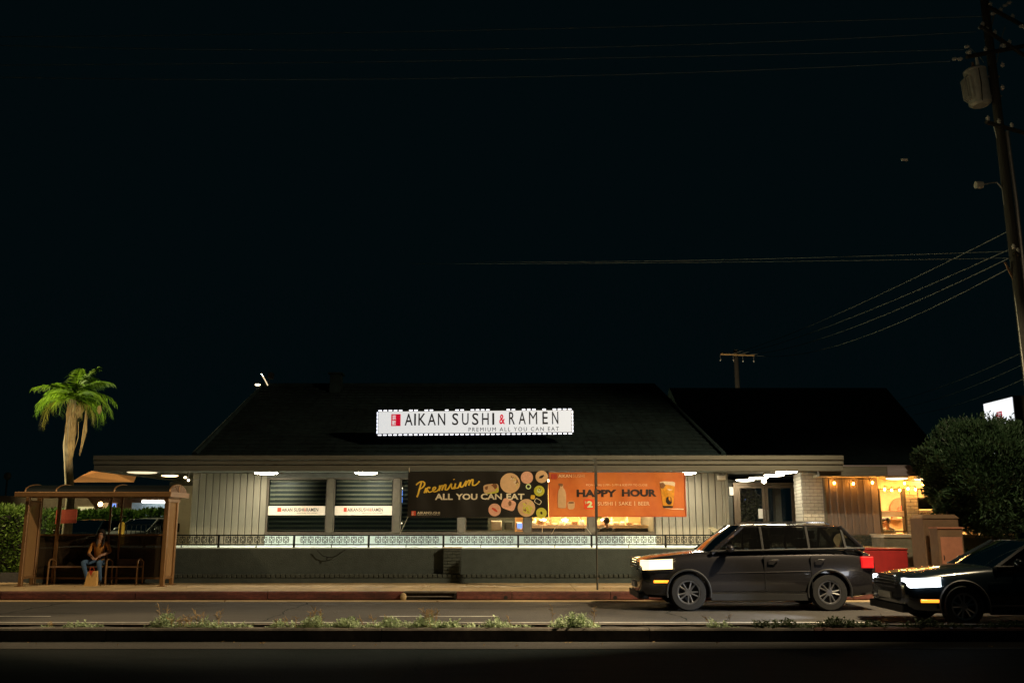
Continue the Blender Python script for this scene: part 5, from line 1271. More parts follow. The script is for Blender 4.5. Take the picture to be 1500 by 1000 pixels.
    MB().box(b0 + .1, b1 - .1, -wb * .9, wb * .9, zb - .12, zb - .1).build('cabin_floor', M('trim'), t, local=True)
    for sx_ in (b0 + (b1 - b0) * .38, b0 + (b1 - b0) * .68):
        for sy in (-.36, .36): MB().bbox(sx_, sx_ + .14, sy - .24, sy + .24, zb - .1, zb + .22, b=.04).bbox(sx_ + .02, sx_ + .12, sy - .13, sy + .13, zb + .24, zb + .4, b=.03).build('seat', M('trim'), t, local=True)
    MB().tube([(b0 + .75 + .1 * 0, .36 + .18 * cos(a / 12 * 2 * pi), zb + .02 + .17 * sin(a / 12 * 2 * pi)) for a in range(13)], .014, 6).build('steering_wheel', M('black'), t, local=True)
    # lamps
    hx, hz, hh, hl = lamps['head']; 
    for s_ in (-1, 1):
        y = s_ * hw
        pts = [(hx, y * .62, hz), (hx + .03, y * .80, hz), (hx + .14, y * .93, hz + .01), (hx + hl, y * .985, hz + .03)]
        m = MB()
        for (x, yy, z) in pts: m.v += [(x - .025, yy + s_ * .02, z - hh / 2), (x - .02, yy + s_ * .02, z + hh / 2)]
        for i in range(3): m.f.append((2 * i, 2 * i + 2, 2 * i + 3, 2 * i + 1)); m.mi.append(0)
        m.v += [(x + .06, yy - s_ * .03, z) for x, yy, z in [(p[0], p[1], p[2] - hh / 2) for p in pts]] + [(p[0] + .06, p[1] - s_ * .03, p[2] + hh / 2) for p in pts]
        for i in range(3):
            m.f.append((2 * i, 8 + i, 9 + i, 2 * i + 2)); m.mi.append(0); m.f.append((2 * i + 1, 2 * i + 3, 13 + i, 12 + i)); m.mi.append(0)
        m.build('headlight', M(headmat) if lit else M('chrome'), t, local=True)
        fx, fz = lamps['fog']; MB().bbox(fx, fx + .3, min(y * .955, y * .985), max(y * .955, y * 1.0), fz - .025, fz + .025, b=.008).build('indicator', M('amber') if lit else M('trim'), t, local=True)
        tx, tz = lamps['tail']; MB().bbox(tx - .24, tx, min(y * .90, y * .985), max(y * .90, y * .985), tz - .11, tz + .11, b=.02).build('taillight', M('tail_red') if lit else M('ink_darkred'), t, local=True)
    gx_ = -L / 2
    for s_ in (-1, 1):
        for wx in wheels: MB().tube([(wx + (wr + .075) * cos(pi * k / 14), s_ * (hw + .0), wr + (wr + .075) * sin(pi * k / 14)) for k in range(-1, 16)], .022, 6).build('arch_trim', M('trim'), t, local=True, smooth=True)
        MB().tube([(wheels[0] + wr + .1, s_ * (hw - .003), .72), (wheels[1] - wr, s_ * (hw - .003), .76)], .008, 5).build('body_crease', P, t, local=True)
        if lit:
            l = bpy.data.lights.new('beam', 'SPOT'); l.energy = 260 if headmat == 'head_warm' else 420; l.color = (1, .75, .4) if headmat == 'head_warm' else (.9, .95, 1); l.spot_size = R(60); l.spot_blend = .8; l.shadow_soft_size = .06
            lo = bpy.data.objects.new('beam', l); lo.location = (hx - .12, s_ * hw * .75, hz); lo.rotation_euler = Vector((-1, s_ * .02 + (.1 if s_ > 0 else 0), -.13)).to_track_quat('-Z', 'Y').to_euler(); link(lo, t)
    MB().tube([(b0 + .1, -wb * .8, zb + .0), (gx_ + .35, -hw * .62, zb - .14)], .006, 4).tube([(b0 + .1, wb * .8, zb + .0), (gx_ + .35, hw * .62, zb - .14)], .006, 4).build('bonnet_seam', M('black'), t, local=True)
    MB().bbox(-.0, 0, 0, 0, 0, 0) if False else None
    for k in range(5): MB().box(gx_ - .012, gx_ + .02, -hw * .5, hw * .5, hz - .1 + k * .05, hz - .075 + k * .05).build('grille_bar', M('chrome' if k in (0, 4) else 'trim'), t, local=True)
    MB().box(gx_ - .02, gx_ + .03, -.26, .26, .42, .53).build('number_plate', M('paper'), t, local=True)
    MB().bbox(gx_ - .01, gx_ + .2, -hw * .8, hw * .8, .22, .34, b=.02).build('bumper', M('trim'), t, local=True)
    MB().box(L / 2 - .1, L / 2 + .03, -hw * .85, hw * .85, .30, .46).build('rear_bumper', M('trim'), t, local=True)
    if suv:
        for s_ in (-1, 1): MB().tube([(t0 + .25, s_ * wt * .93, zt_ + .04), (t0 + .35, s_ * wt * .93, zt_ + .085), (t1 - .3, s_ * wt * .93, zt_ + .085), (t1 - .2, s_ * wt * .93, zt_ + .04)], .014, 6).build('roof_rail', M('chrome'), t, local=True)
    return t
L1 = 4.75
st1 = [(-2.37, .34, .80, .74), (-2.30, .26, .93, .86), (-2.15, .23, 1.0, .94), (-1.8, .22, 1.05, .985), (-1.3, .22, 1.10, 1), (-.9, .22, 1.14, 1), (0, .22, 1.16, 1), (.9, .22, 1.18, 1), (1.7, .23, 1.2, .99), (2.1, .26, 1.17, .96), (2.30, .30, 1.10, .90), (2.37, .36, .95, .82)]
car1 = make_car('grey compact SUV driving left with warm headlights lit', L1, 1.84, 'car_grey', st1, (-1.42, 1.35), .355,
                dict(b0=-1.02, b1=2.16, t0=-.28, t1=1.72, zb=1.14, zbr=1.20, zt=1.62, cuts=(.35, .64, .87)), dict(head=(-2.30, .87, .19, .60), fog=(-2.1, .56), tail=(2.26, .93)))
car1.location = ((atx(935, 18.7) + atx(1285, 18.7)) / 2, 19.62, 0)
st2 = [(-2.4, .32, .66, .74), (-2.32, .24, .78, .87), (-2.15, .20, .84, .94), (-1.8, .19, .89, .985), (-1.2, .19, .95, 1), (-.8, .19, .99, 1), (0, .19, .97, 1), (1.2, .19, .99, 1), (1.8, .2, 1.0, .98), (2.2, .24, .98, .93), (2.35, .3, .93, .86), (2.4, .36, .80, .80)]
car2 = make_car('dark sedan with bright white headlights entering at the right edge', 4.8, 1.82, 'car_dark', st2, (-1.45, 1.4), .335,
                dict(b0=-.95, b1=1.75, t0=-.12, t1=1.15, zb=.97, zbr=.98, zt=1.37, cuts=(.36, .68)), dict(head=(-2.32, .70, .15, .52), fog=(-2.16, .42), tail=(2.3, .78)), headmat='head_white', suv=False)
car2.location = (atx(1318, 15.9) + 2.4, 16.75, 0)
# parked cars behind the shelter
pcar = make_car('silver roofed car parked nose out behind the right half of the shelter', 4.6, 1.8, 'car_silver', st2, (-1.4, 1.35), .335,
                dict(b0=-.95, b1=1.75, t0=-.12, t1=1.15, zb=.97, zbr=.98, zt=1.40, cuts=(.36, .68)), dict(head=(-2.25, .68, .14, .4), fog=(-2.1, .42), tail=(2.2, .78)), group='cars parked behind the shelter', suv=False, lit=False)
pcar.location = (atx(208, 35.5), 36.0, .42); pcar.rotation_euler = (0, 0, R(68))
pc2 = copy_tree(pcar); tag(pc2, 'dark car parked behind the red panel sign and the seated woman', 'car')
pc2.location = (atx(118, 35.5), 36.2, .36); pc2.rotation_euler = (0, 0, R(85))
for ch in pc2.children:
    if ch.name.split('.')[0] in ('body', 'roof', 'pillar', 'mirror'):
        ch.data = ch.data.copy(); ch.data.materials[0] = M('car_dark')

# ------------------------------------------------------------------ neighbour shop, hedge, bollard
YO = 47.0
shop = thing('neighbour_shop', 'dark shop across the car park with tan lit roof and blue-white window', 'building', (-18, YO, .42))
x0, z1 = at(102, 716, YO); x1 = atx(262, YO); 
MB().box(x0 - 5, x1, YO, YO + 6, .42, atz(726, YO)).build('wall', M('shop'), shop)
MB().add([(atx(104, YO - 1.5, 705), YO - 1.5, atz(706, YO - 1.5)), (atx(196, YO - 1.5, 705), YO - 1.5, atz(706, YO - 1.5)), (atx(196, YO + 1, 693), YO + 1.5, atz(693, YO + 1.5)), (atx(150, YO + 1, 693), YO + 1.5, atz(688, YO + 1.5)), (atx(127, YO + 1, 693), YO + 1.5, atz(689.5, YO + 1.5)), (atx(112, YO + 1, 693), YO + 1.5, atz(697, YO + 1.5))],
         [(0, 1, 2, 3, 4, 5)]).build('roof', M('tan_roof'), shop, fix=False)
MB().box(atx(104, YO - 1.5), atx(262, YO - 1.5), YO - 1.5, YO, atz(728, YO - 1.5), atz(722, YO - 1.5)).build('fascia_board', M('tan_roof'), shop)
def shopwin(a, b, c, d, m, name='window'):
    X0, Z1 = at(a, c, YO - .1); X1, Z0 = at(b, d, YO - .1)
    f = MB().box(X0 - .06, X1 + .06, YO - .12, YO - .01, Z0 - .06, Z1 + .06).build(name, M('frame_alu'), shop)
    MB().box(X0, X1, YO - .14, YO - .125, Z0, Z1).build('pane', M(m), f); return f
shopwin(115, 137, 742, 752, 'paper'); shopwin(194, 219, 736, 770, 'screen'); shopwin(221, 240, 736, 770, 'screen'); shopwin(164, 170, 737, 744, 'neon_blue')
X0, Z1 = at(147, 736, YO - .3); X1, Z0 = at(158, 749, YO - .3)
MB().prism([(X0, Z1), (X1, Z1), ((X0 + X1) / 2 + .1, Z0)], YO - .3, YO - .27).build('pennant', M('paper'), shop)
tl = thing('tube_lamp', 'bright fluorescent tube over the blue shop window behind the shelter', 'lamp', (atx(224, YO - .6), YO - .6, 2.9))
MB().tube([(atx(206, YO - .6), YO - .6, atz(734, YO - .6)), (atx(247, YO - .6), YO - .6, atz(735, YO - .6))], .07, 8).build('tube', M('tube'), tl)
MB().box(atx(204, YO - .6), atx(249, YO - .6), YO - .65, YO - .45, atz(732, YO - .6), atz(731, YO - .6)).build('housing', M('cream'), tl)
for px, py, r, lb_ in ((147, 738, .11, 'bright bulb beside the white pennant on the shop behind'), (169, 748, .06, 'small pale bulb left of the blue shop window')):
    X, Z = at(px, py, YO - .9); t = thing('wall_bulb', lb_, 'lamp', (X, YO - .9, Z)); MB().sphere((X, YO - .9, Z), r, 10, 8).build('bulb', M('lamp_glow'), t); MB().tube([(X, YO - .9, Z + r), (X, YO - .1, Z + r + .1)], .02, 6).build('arm', M('steel'), t)
# far left house
X, Z = at(0, 745, 60)
hs = thing('far_house', 'pale gabled wall of a distant building at the left edge above the hedge', 'building', (X - 3, 60, .4))
MB().prism([(X - 8, .4), (atx(8, 60), .4), (atx(8, 60), atz(748, 60)), (atx(15, 60), atz(743, 60)), (X - .1, atz(730, 60)), (X - 8, atz(712, 60))], 60, 68).build('wall', M('pink_wall'), hs)
hw_ = MB().box(X - 4, X - 3, 59.95, 59.99, 1.6, 2.6).build('window', M('black'), hs)
X, Z = at(11, 697, 58); 
t = thing('lollipop_lamp', 'faint round lamp head on a thin post at far left', 'lamp', (X, 58, .4)); MB().sphere((X, 58, Z), .24, 14, 10, (1, .5, 1)).build('globe', M('steel_dull'), t); MB().tube([(X, 58, .4), (X, 58, Z - .2)], .05, 6).build('post', M('iron'), t)
# hedges
def hedge(x0, x1, y0, y1, z0, z1, n, label, name='hedge', sz=.11, seed=1, m='leaf_hedge'):
    def fn(r):
        q = r.random()
        if q < .55: p = Vector((r.uniform(x0, x1), y0 + r.uniform(-.06, .1), r.uniform(z0, z1))); d = Vector((0, -1, .3))
        elif q < .85: p = Vector((r.uniform(x0, x1), r.uniform(y0, y1), z1 + r.uniform(-.12, .05))); d = Vector((0, -.2, 1))
        else: p = Vector((r.choice([x0, x1]) + r.uniform(-.05, .05), r.uniform(y0, y1), r.uniform(z0, z1))); d = Vector((0, -.5, .5))
        p += Vector((0, 0, .06 * sin(p.x * 3.1) + .04 * sin(p.x * 7.7)))
        return p, d
    t = thing(name, label, 'hedge', ((x0 + x1) / 2, (y0 + y1) / 2, z0))
    MB().box(x0 + .1, x1 - .1, y0 + .12, y1 - .1, z0, z1 - .12).build('dark_core', M('black'), t)  # solid black box behind the leaves
    stuff(leaves(n, fn, sz, seed=seed).build('foliage', M(m), t)); return t
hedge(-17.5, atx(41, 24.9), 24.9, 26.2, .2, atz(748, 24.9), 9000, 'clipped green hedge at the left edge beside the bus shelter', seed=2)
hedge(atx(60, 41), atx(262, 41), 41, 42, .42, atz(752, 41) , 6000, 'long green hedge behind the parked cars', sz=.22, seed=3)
bx_, bz = at(179, 764, 27.5)
t = thing('bollard', 'yellow round-topped bollard seen through the right half of the bus shelter', 'bollard', (bx_, 27.5, .42))
MB().lathe((bx_, 27.5, .42), [(.085, 0), (.085, bz - .42 - .08), (.06, bz - .42 - .02), (.02, bz - .42)], 14).build('post', M('yellow'), t, smooth=True)
# dark steel rail fence left behind the shelter
fe = thing('picket_fence', 'thin dark picket fence on the lot behind the right half of the shelter', 'fence', (atx(215, 25.4), 25.4, .42))
fa, fb = atx(186, 25.4), atx(248, 25.4)
MB().box(fa, fb, 25.39, 25.41, atz(767.5, 25.4) - .02, atz(767.5, 25.4)).build('rail', M('iron'), fe)
pk = MB().box(-.01, .01, -.01, .01, 0, atz(767.5, 25.4) - .42).mesh('picket', M('iron'))
k = fa
while k < fb: inst('picket', pk, fe, (k, 25.4, .42)); k += .13

# ------------------------------------------------------------------ palm
YPm = 34.0
pX = atx(105, YPm, 700)
palm = thing('palm_tree', 'floodlit palm tree with green fronds and a shaggy skirt of dead fronds', 'tree', (pX, YPm, .42))
ctr = Vector((at(107, 585, YPm)[0], YPm, at(107, 585, YPm)[1]))
tr = [(pX, YPm, .42), (pX + .02, YPm, 2.5), (ctr.x - .05, YPm, 4.5), (ctr.x, YPm, ctr.z)]
MB().tube(tr, [.20, .15, .15, .12], 14).build('trunk', M('bark'), palm, smooth=True)
def frond(az, el, L, droop, m, leaf=.62, width=1.0, seed=0, name='frond', base=None):
    r = random.Random(seed); mb = MB(); n = 15; pts = []
    d = Vector((cos(az) * cos(el), sin(az) * cos(el), sin(el))); p = Vector(base or ctr); e = el
    st_ = L / n
    for i in range(n + 1):
        pts.append(p.copy()); e = max(e - droop / n, -1.45); dd = Vector((cos(az) * cos(e), sin(az) * cos(e), sin(e))); p = p + dd * st_
    mb.tube(pts, [.028 * (1 - i / n * .8) for i in range(n + 1)], 5)
    for i in range(2, n + 1):
        for rep in range(3):
            q = pts[i].lerp(pts[i - 1], rep / 3); t = (pts[i] - pts[i - 1]).normalized(); side = t.cross(Vector((0, 0, 1)))
            side = side.normalized() if side.length > .05 else Vector((sin(az), -cos(az), 0))
            ln = leaf * (1 - abs(i / n - .45) * 1.0) * r.uniform(.8, 1.15)
            for s_ in (-1, 1):
                dv = (side * s_ * width + t * .45 + Vector((0, 0, -.25)) + Vector((r.uniform(-.3, .3), r.uniform(-.3, .3), r.uniform(-.3, .2)))).normalized()
                a = q; b = q + dv * ln * .55; c = b + (dv + Vector((0, 0, -.9))).normalized() * ln * .5
                w_ = Vector((0, 0, .008)) + t * .009
                mb.add([a - w_, a + w_, b + w_, b - w_, c], [(0, 1, 2, 3), (3, 2, 4)])
    return mb.build(name, M(m), palm, fix=False)
k = 0
for az, el, L, dr_, m_ in ((3.05, 1.05, 1.75, 1.6, 'frond'), (-.15, 1.15, 1.75, 1.6, 'frond'), (1.9, 1.3, 1.8, .9, 'frond'), (2.9, .75, 1.45, 1.7, 'frond'), (2.5, 1.15, 1.75, 1.5, 'frond'), (1.0, 1.42, 1.65, .9, 'frond'), (1.3, 1.40, 1.45, 1.3, 'frond'), (.1, 1.25, 1.5, 1.6, 'frond'), (1.0, 1.2, 1.65, 1.4, 'frond'), (.35, .85, 1.7, 1.9, 'frond'), (.05, .55, 1.75, 1.9, 'frond'),
                         (-.4, .9, 1.6, 2.0, 'frond'), (-2.3, .8, 1.5, 2.2, 'frond'), (-2.9, .5, 1.5, 1.9, 'frond'), (3.1, .35, 1.7, 2.3, 'frond_yellow'), (-1.6, .5, 1.3, 2.4, 'frond'),
                         (-.15, .2, 1.7, 2.0, 'frond'), (.2, .1, 1.3, 2.0, 'frond_yellow'), (-.6, .1, 1.2, 2.0, 'frond_yellow'), (.7, .5, 1.6, 2.2, 'frond'), (-1.9, 1.0, 1.3, 1.9, 'frond')):
    k += 1; frond(az, el, L * 1.02, dr_ * .92, m_, seed=k, leaf=.58)
def hang(px_, top, bot, wd, seed, sway=0):
    r = random.Random(seed); X, Zt = at(px_, top, YPm - .2); _, Zb = at(px_, bot, YPm - .2); mb = MB()
    for i in range(26 if wd > .08 else 14):
        a = r.uniform(0, 2 * pi); rr = wd * r.uniform(.2, 1.15); z0 = Zt - r.uniform(0, .5) * (Zt - Zb) * .6; z1 = max(Zb, z0 - r.uniform(.4, .9) * (Zt - Zb))
        x = X + rr * cos(a) * .8; y = YPm - .05 + rr * sin(a)
        P_ = [(x * 1, y, z0), (x + r.uniform(-.05, .05), y + r.uniform(-.03, .03), (z0 + z1) / 2), (x + sway * (Zt - z1) / (Zt - Zb) - (x - X) * .5, y, z1)]
        mb.tube(P_, [.014, .015, .004], 4)
    return mb.build('dead_frond', M('frond_dead'), palm, fix=False)
hang(105, 588, 640, .19, 1); hang(104, 600, 690, .16, 2, .03); hang(108, 610, 700, .14, 3, -.05); hang(106, 590, 670, .2, 4); hang(102, 595, 655, .18, 5)
hang(125, 592, 668, .05, 6, -.12); hang(144, 592, 606, .05, 8); hang(116, 590, 612, .12, 9); hang(99, 590, 618, .1, 10)
# the palm's own ground floodlights
def flood(x, y, z, tgt, power, color, size, label, nm='floodlight', vis=True):
    t = thing(nm, label, 'floodlight', (x, y, z)); d = (Vector(tgt) - Vector((x, y, z))).normalized()
    e = d.to_track_quat('-Z', 'Y').to_euler()
    b = MB().bbox(-.14, .14, -.1, .1, -.02, .12, b=.01).build('housing', M('black'), t, local=True); b.rotation_euler = e
    MB().tube([(0, 0, -.28), (0, 0, 0)], .02, 6).build('stake', M('iron'), t, local=True)
    l = bpy.data.lights.new('spot', 'SPOT'); l.energy = power; l.color = color; l.spot_size = size; l.spot_blend = .6; l.shadow_soft_size = .08
    lo = bpy.data.objects.new('beam', l); lo.rotation_euler = e; lo.location = d * .14; link(lo, t); return t
flood(pX + 2.2, YPm - 6.0, .72, (pX + .1, YPm, 6.6), 2600, (1.0, .92, .55), R(40), 'floodlight on the ground aimed up at the palm crown')
flood(atx(386, 30.9), 30.7, zR + .35, (atx(150, 30.9), 30.7, zR + 1.0), 40, (.45, .72, 1.0), R(46), 'small floodlight on the left end of the roof ridge', nm='roof_floodlight')
X, Z = at(383, 558, 30.7)
t = thing('roof_lamp_arm', 'small bent bright lamp arm at the left end of the roof ridge', 'lamp', (X, 30.7, zR))
MB().tube([(X + .22, 30.7, zR + .02), (X + .12, 30.7, zR + .2), (X - .02, 30.7, zR + .42)], .02, 6).build('arm', M('globe'), t)
MB().sphere((X - .12, 30.7, zR + .04), .03, 8, 6, (3, 1, 1)).build('bulb', M('bulb_far'), t)

# ------------------------------------------------------------------ right: tree, pylon sign, poles
YT = 23.9
tc_ = Vector((atx(1459, YT), YT + .2, 2.85))
tree = thing('round_tree', 'dense dark round-headed tree at the right edge in front of the lit pylon sign', 'tree', (tc_.x, tc_.y, ZS))
MB().tube([(tc_.x + .1, tc_.y, ZS), (tc_.x + .05, tc_.y, 1.2), (tc_.x, tc_.y, 2.2)], [.13, .1, .08], 10).build('trunk', M('trunk'), tree, smooth=True)
r_ = random.Random(6); lm = MB()
for i in range(9):
    a = i * .7; e = tc_ + Vector((cos(a) * 1.2, sin(a) * 1.0, r_.uniform(-.3, 1.2))); lm.tube([(tc_.x + .02, tc_.y, 1.7 + .08 * i), (Vector((tc_.x, tc_.y, 2)) + e) / 2, e], [.05, .035, .012], 6)
lm.build('limb', M('trunk'), tree)
def crown(r):
    while True:
        v = Vector((r.uniform(-1, 1), r.uniform(-1, 1), r.uniform(-1, 1)))
        q = (abs(v.x) ** 2.6 + abs(v.y) ** 2.6 + abs(v.z) ** 2.6)
        if .35 < q < 1: break
    lump = 1 + .09 * sin(v.x * 7 + v.z * 5) + .07 * sin(v.z * 11 + 2 + v.y * 6)
    p = tc_ + Vector((v.x * 1.52 * lump, v.y * 1.35 * lump, v.z * 1.38 * lump))
    return p, v * .9 + Vector((0, 0, .7))
stuff(leaves(42000, crown, .115, aspect=2.6, seed=12).build('foliage', M('leaf_tree'), tree))
sh_ = MB(); r_ = random.Random(8)
for i in range(150):
    a = r_.uniform(0, 2 * pi); rr = r_.uniform(.1, 1); b = tc_ + Vector((cos(a) * 1.5 * rr, sin(a) * 1.2 * rr, 1.3 * math.sqrt(max(0, 1 - rr ** 3)) * .98))
    if i % 4 == 0: b = tc_ + Vector((cos(a) * 1.55, sin(a) * 1.25, r_.uniform(-1, 1)))
    out_ = (b - tc_).normalized(); L_ = r_.uniform(.15, .45); e = b + (out_ * .4 + Vector((0, 0, 1))).normalized() * L_
    sh_.tube([b, e], [.006, .003], 3)
    for k in range(10):
        q = b.lerp(e, k / 10); d = Vector((r_.uniform(-1, 1), r_.uniform(-1, 1), 1.2)).normalized() * .09; s2 = d.cross(Vector((r_.uniform(-1, 1), 1, 0))).normalized() * .016
        sh_.add([q, q + d * .5 + s2, q + d, q + d * .5 - s2], [(0, 1, 2, 3)])
stuff(sh_.build('shoots', M('leaf_tree'), tree, fix=False))
# low dark shrubs and lawn at the right
def shrubs(r):
    return Vector((r.uniform(11.4, 16), r.uniform(23.6, 25.2), r.uniform(.2, .95) * (1 - .0))), (0, -.3, 1)
s_ = thing('shrub_bank', 'dark low shrubs at the foot of the round tree beside the cabinets', 'shrub', (13.5, 24.5, ZS))
stuff(leaves(7000, shrubs, .12, seed=21).build('foliage', M('leaf_tree'), s_))
# pylon sign
qx, qz = at(1484, 580, 26.2)
py = thing('pylon_sign', 'lit white box sign with red emblem rising behind the round tree', 'sign', (qx + .3, 27, .2))
zb2 = qz - 1.6
MB().box(qx, qx + 1.6, 26.2, 27.9, zb2, qz + .02).build('cabinet', M('steel_dull'), py)
MB().box(qx - .02, qx - .003, 26.24, 27.86, zb2 + .05, qz - .02).build('face', M('pylon_white'), py)
MB().box(qx - .028, qx - .021, 26.85, 27.15, qz - .95, qz - .35).build('logo', M('sign_red'), py)
for ch_, zz in (('哀', -.62), ('歓', -.92)):
    o = lettering(ch_, 0, .26, 0, .26, 0, M('sign_white'), None, name='logo_character')
    o.parent = py; o.rotation_euler = (0, 0, -pi / 2); o.location = Vector((qx - .031, 27.13, qz + zz)) - origin(py)
MB().box(qx + .6, qx + .9, 26.9, 27.2, .2, zb2).build('post', M('steel_dull'), py)

# near utility pole
YU = 22.4
def pp(px, py_, Y=YU): a = at(px, py_, Y); return Vector((a[0], Y, a[1]))
top, low = pp(1449, 60), pp(1505, 534); base = low + (low - top) * ((ZS - low.z) / (low.z - top.z)) ; topp = top + (top - low).normalized() * 1.2
up_ = thing('utility_pole', 'tall wooden utility pole with transformer and side conduits at the right edge', 'utility pole', tuple(base))
MB().tube([base, (base + topp) / 2, topp], [.145, .125, .10], 14).build('pole', M('wood_pole'), up_, smooth=True)
dv = (topp - base).normalized()
MB().tube([base + Vector((.2, -.1, 0)), pp(1502, 450) + Vector((0, -.1, 0)), pp(1486, 300) + Vector((0, -.1, 0)), pp(1472, 195) + Vector((0, -.1, 0))], .05, 8).build('conduit', M('steel'), up_)
MB().tube([base + Vector((-.17, -.1, 0)), pp(1480, 370), pp(1461, 205), pp(1456, 184), pp(1450, 181)], .018, 6).build('conduit', M('steel'), up_)
c = pp(1432, 128); tcan = MB().lathe((0, 0, 0), [(.20, -.52), (.275, -.46), (.275, .42), (.285, .43), (.285, .47), (.2, .53), (.05, .55)], 24).build('transformer', M('transformer'), up_, local=True, smooth=True)
tcan.location = c - origin(up_); tcan.rotation_euler = (0, R(-4), 0)
for k in range(4):
    f = MB().tube([(-.27 - .0, -.12 + k * .07, .3), (-.36, -.12 + k * .07, .22), (-.36, -.12 + k * .07, -.3), (-.27, -.12 + k * .07, -.38)], .018, 6).build('cooling_fin', M('transformer'), tcan, local=True)
MB().tube([(.05, -.1, .5), (.05, -.1, .78)], [.05, .035], 8).build('bushing', M('porcelain'), tcan, local=True)
MB().tube([(-.12, -.18, .5), (-.12, -.18, .62)], [.04, .03], 8).build('bushing', M('rust'), tcan, local=True)
MB().tube([(-.05, -.285, .4), (-.06, -.31, 0), (-.1, -.29, -.5)], .012, 5).build('lead_wire', M('iron'), tcan, local=True)
MB().tube([c + Vector((.25, 0, .3)), c + Vector((.6, 0, .3))], .03, 6).tube([c + Vector((.25, 0, -.25)), c + Vector((.6, 0, -.25))], .03, 6).build('hanger', M('steel'), up_)
arms = [((1408, 92), (1500, 58)), ((1428, 48), (1500, 78)), ((1440, 20), (1500, 34)), ((1436, 186), (1500, 190)), ((1475, 372), (1500, 384))]
ins = MB().lathe((0, 0, 0), [(.02, 0), (.05, .03), (.03, .06), (.055, .08), (.03, .11), (.02, .14)], 10).mesh('insulator', M('porcelain'), True)
for (a, b) in arms:
    A_, B_ = pp(*a), pp(*b); A_ = A_ + Vector((0, -.3, 0)); B_ = B_ + Vector((.3, .3, 0))
    MB().tube([A_, B_], .055, 6).build('crossarm', M('wood_pole'), up_)
    for t_ in (.05, .3, .6): inst('insulator', ins, up_, A_.lerp(B_, t_) + Vector((0, 0, .05)))
for p in ((1410, 72), (1412, 80), (1430, 44), (1438, 46), (1448, 24), (1454, 22), (1392, 90), (1400, 90), (1462, 70), (1466, 12), (1472, 8), (1490, 42), (1496, 44)):
    inst('insulator', ins, up_, pp(*p) + Vector((0, -.1, 0)), (0, R(80), 0))
MB().tube([pp(1443, 60), pp(1452, 40), pp(1458, 12)], .02, 5).tube([pp(1460, 92), pp(1466, 60), pp(1472, 40)], .012, 5).tube([pp(1420, 70), pp(1436, 84), pp(1441, 92)], .01, 5).build('jumper_wire', M('wire'), up_)
MB().tube([pp(1472, 384), pp(1485, 410)], .03, 6).build('brace', M('rust'), up_)
for z_ in (104, 137): inst('insulator', ins, up_, pp(1463, z_) + Vector((0, -.2, 0)))
lc = pp(1434, 271)
mt = thing('meter_drum', 'small grey drum on a bracket halfway up the utility pole', 'fixture', tuple(lc))
MB().lathe(lc, [(.09, -.09), (.1, 0), (.09, .09)], 14, 'x').build('drum', M('transformer'), mt); MB().tube([lc, pp(1460, 267), pp(1468, 276), pp(1471, 300)], .02, 6).build('bracket', M('steel'), mt)
lc = pp(1325, 234)
mt = thing('wire_splice', 'small pale splice box on a thin wire left of the utility pole', 'fixture', tuple(lc)); MB().tube([lc + Vector((-.07, 0, 0)), lc + Vector((.07, 0, 0))], .035, 8).build('case', M('porcelain'), mt)
# far pole
YF = 57.0
fp = thing('far_utility_pole', 'distant wooden utility pole with crossarm beyond the restaurant roof', 'utility pole', (atx(1079, YF, 540), YF, .4))
X = atx(1079, YF, 540)
MB().tube([(X, YF, .4), (X, YF, atz(512, YF))], [.2, .14], 10).build('pole', M('wood_pole'), fp)
A_, B_ = Vector((at(1054, 519, YF)[0], YF - .2, at(1054, 519, YF)[1])), Vector((at(1104, 521, YF)[0], YF - .2, at(1104, 521, YF)[1]))
MB().tube([A_, B_], .07, 6).build('crossarm', M('stalk_dry'), fp)
for t_ in (.0, .38, .65, .97):
    inst('insulator', ins, fp, A_.lerp(B_, t_) + Vector((0, 0, -.45))); MB().tube([A_.lerp(B_, t_), A_.lerp(B_, t_) + Vector((0, 0, -.4))], .02, 5).build('hanger', M('steel'), fp)
# wires
def wire(P, Q, sag, label, r=.009, group='overhead wires'):
    pts = [P.lerp(Q, i / 24) + Vector((0, 0, -sag * 4 * (i / 24) * (1 - i / 24))) for i in range(25)]
    o = MB().tube(pts, r, 5).build('overhead_wire', M('wire')); tag(o, label, 'wire', group)
def pq(px, py_, Y): a = at(px, py_, Y); return Vector((a[0], Y, a[1]))
wire(pq(-120, 55, 24), pp(1446, 24), .12, 'uppermost thin wire crossing the whole night sky')
wire(pq(-120, 63, 22), pp(1430, 47), .35, 'second thin wire from the top crossing the night sky')
wire(pq(-120, 96, 24), pp(1412, 73), .10, 'third thin wire from the top crossing the night sky')
wire(pq(-120, 111, 22), pp(1392, 90), .28, 'fourth and lowest of the long wires high in the night sky')
wire(pq(700, 383, 36), pp(1476, 368), .1, 'upper of the two level wires joining the pole at mid height', r=.008)
wire(pq(600, 386, 36), pp(1476, 378), .05, 'lower of the two level wires joining the pole at mid height', r=.007)
wire(A_.lerp(B_, .3), pp(1478, 338), .3, 'highest slanting wire from the distant pole', r=.013); wire(A_.lerp(B_, .5), pp(1478, 345) + Vector((0, 0, -.35)), .3, 'second slanting wire from the distant pole', r=.013)
wire(A_.lerp(B_, .75), pp(1478, 378), .5, 'third slanting wire from the distant pole', r=.013); wire(A_.lerp(B_, .97), pp(1480, 392), .8, 'lowest slanting wire from the distant pole', r=.013)
wire(pq(1300, 590, 50), pq(1510, 510, 34), .2, 'upper faint wire above the right wing', r=.01); wire(pq(1322, 597, 50), pq(1510, 528, 34), .2, 'middle faint wire above the right wing', r=.01); wire(pq(1340, 607, 50), pq(1510, 550, 34), .2, 'lowest faint wire above the right wing', r=.01)

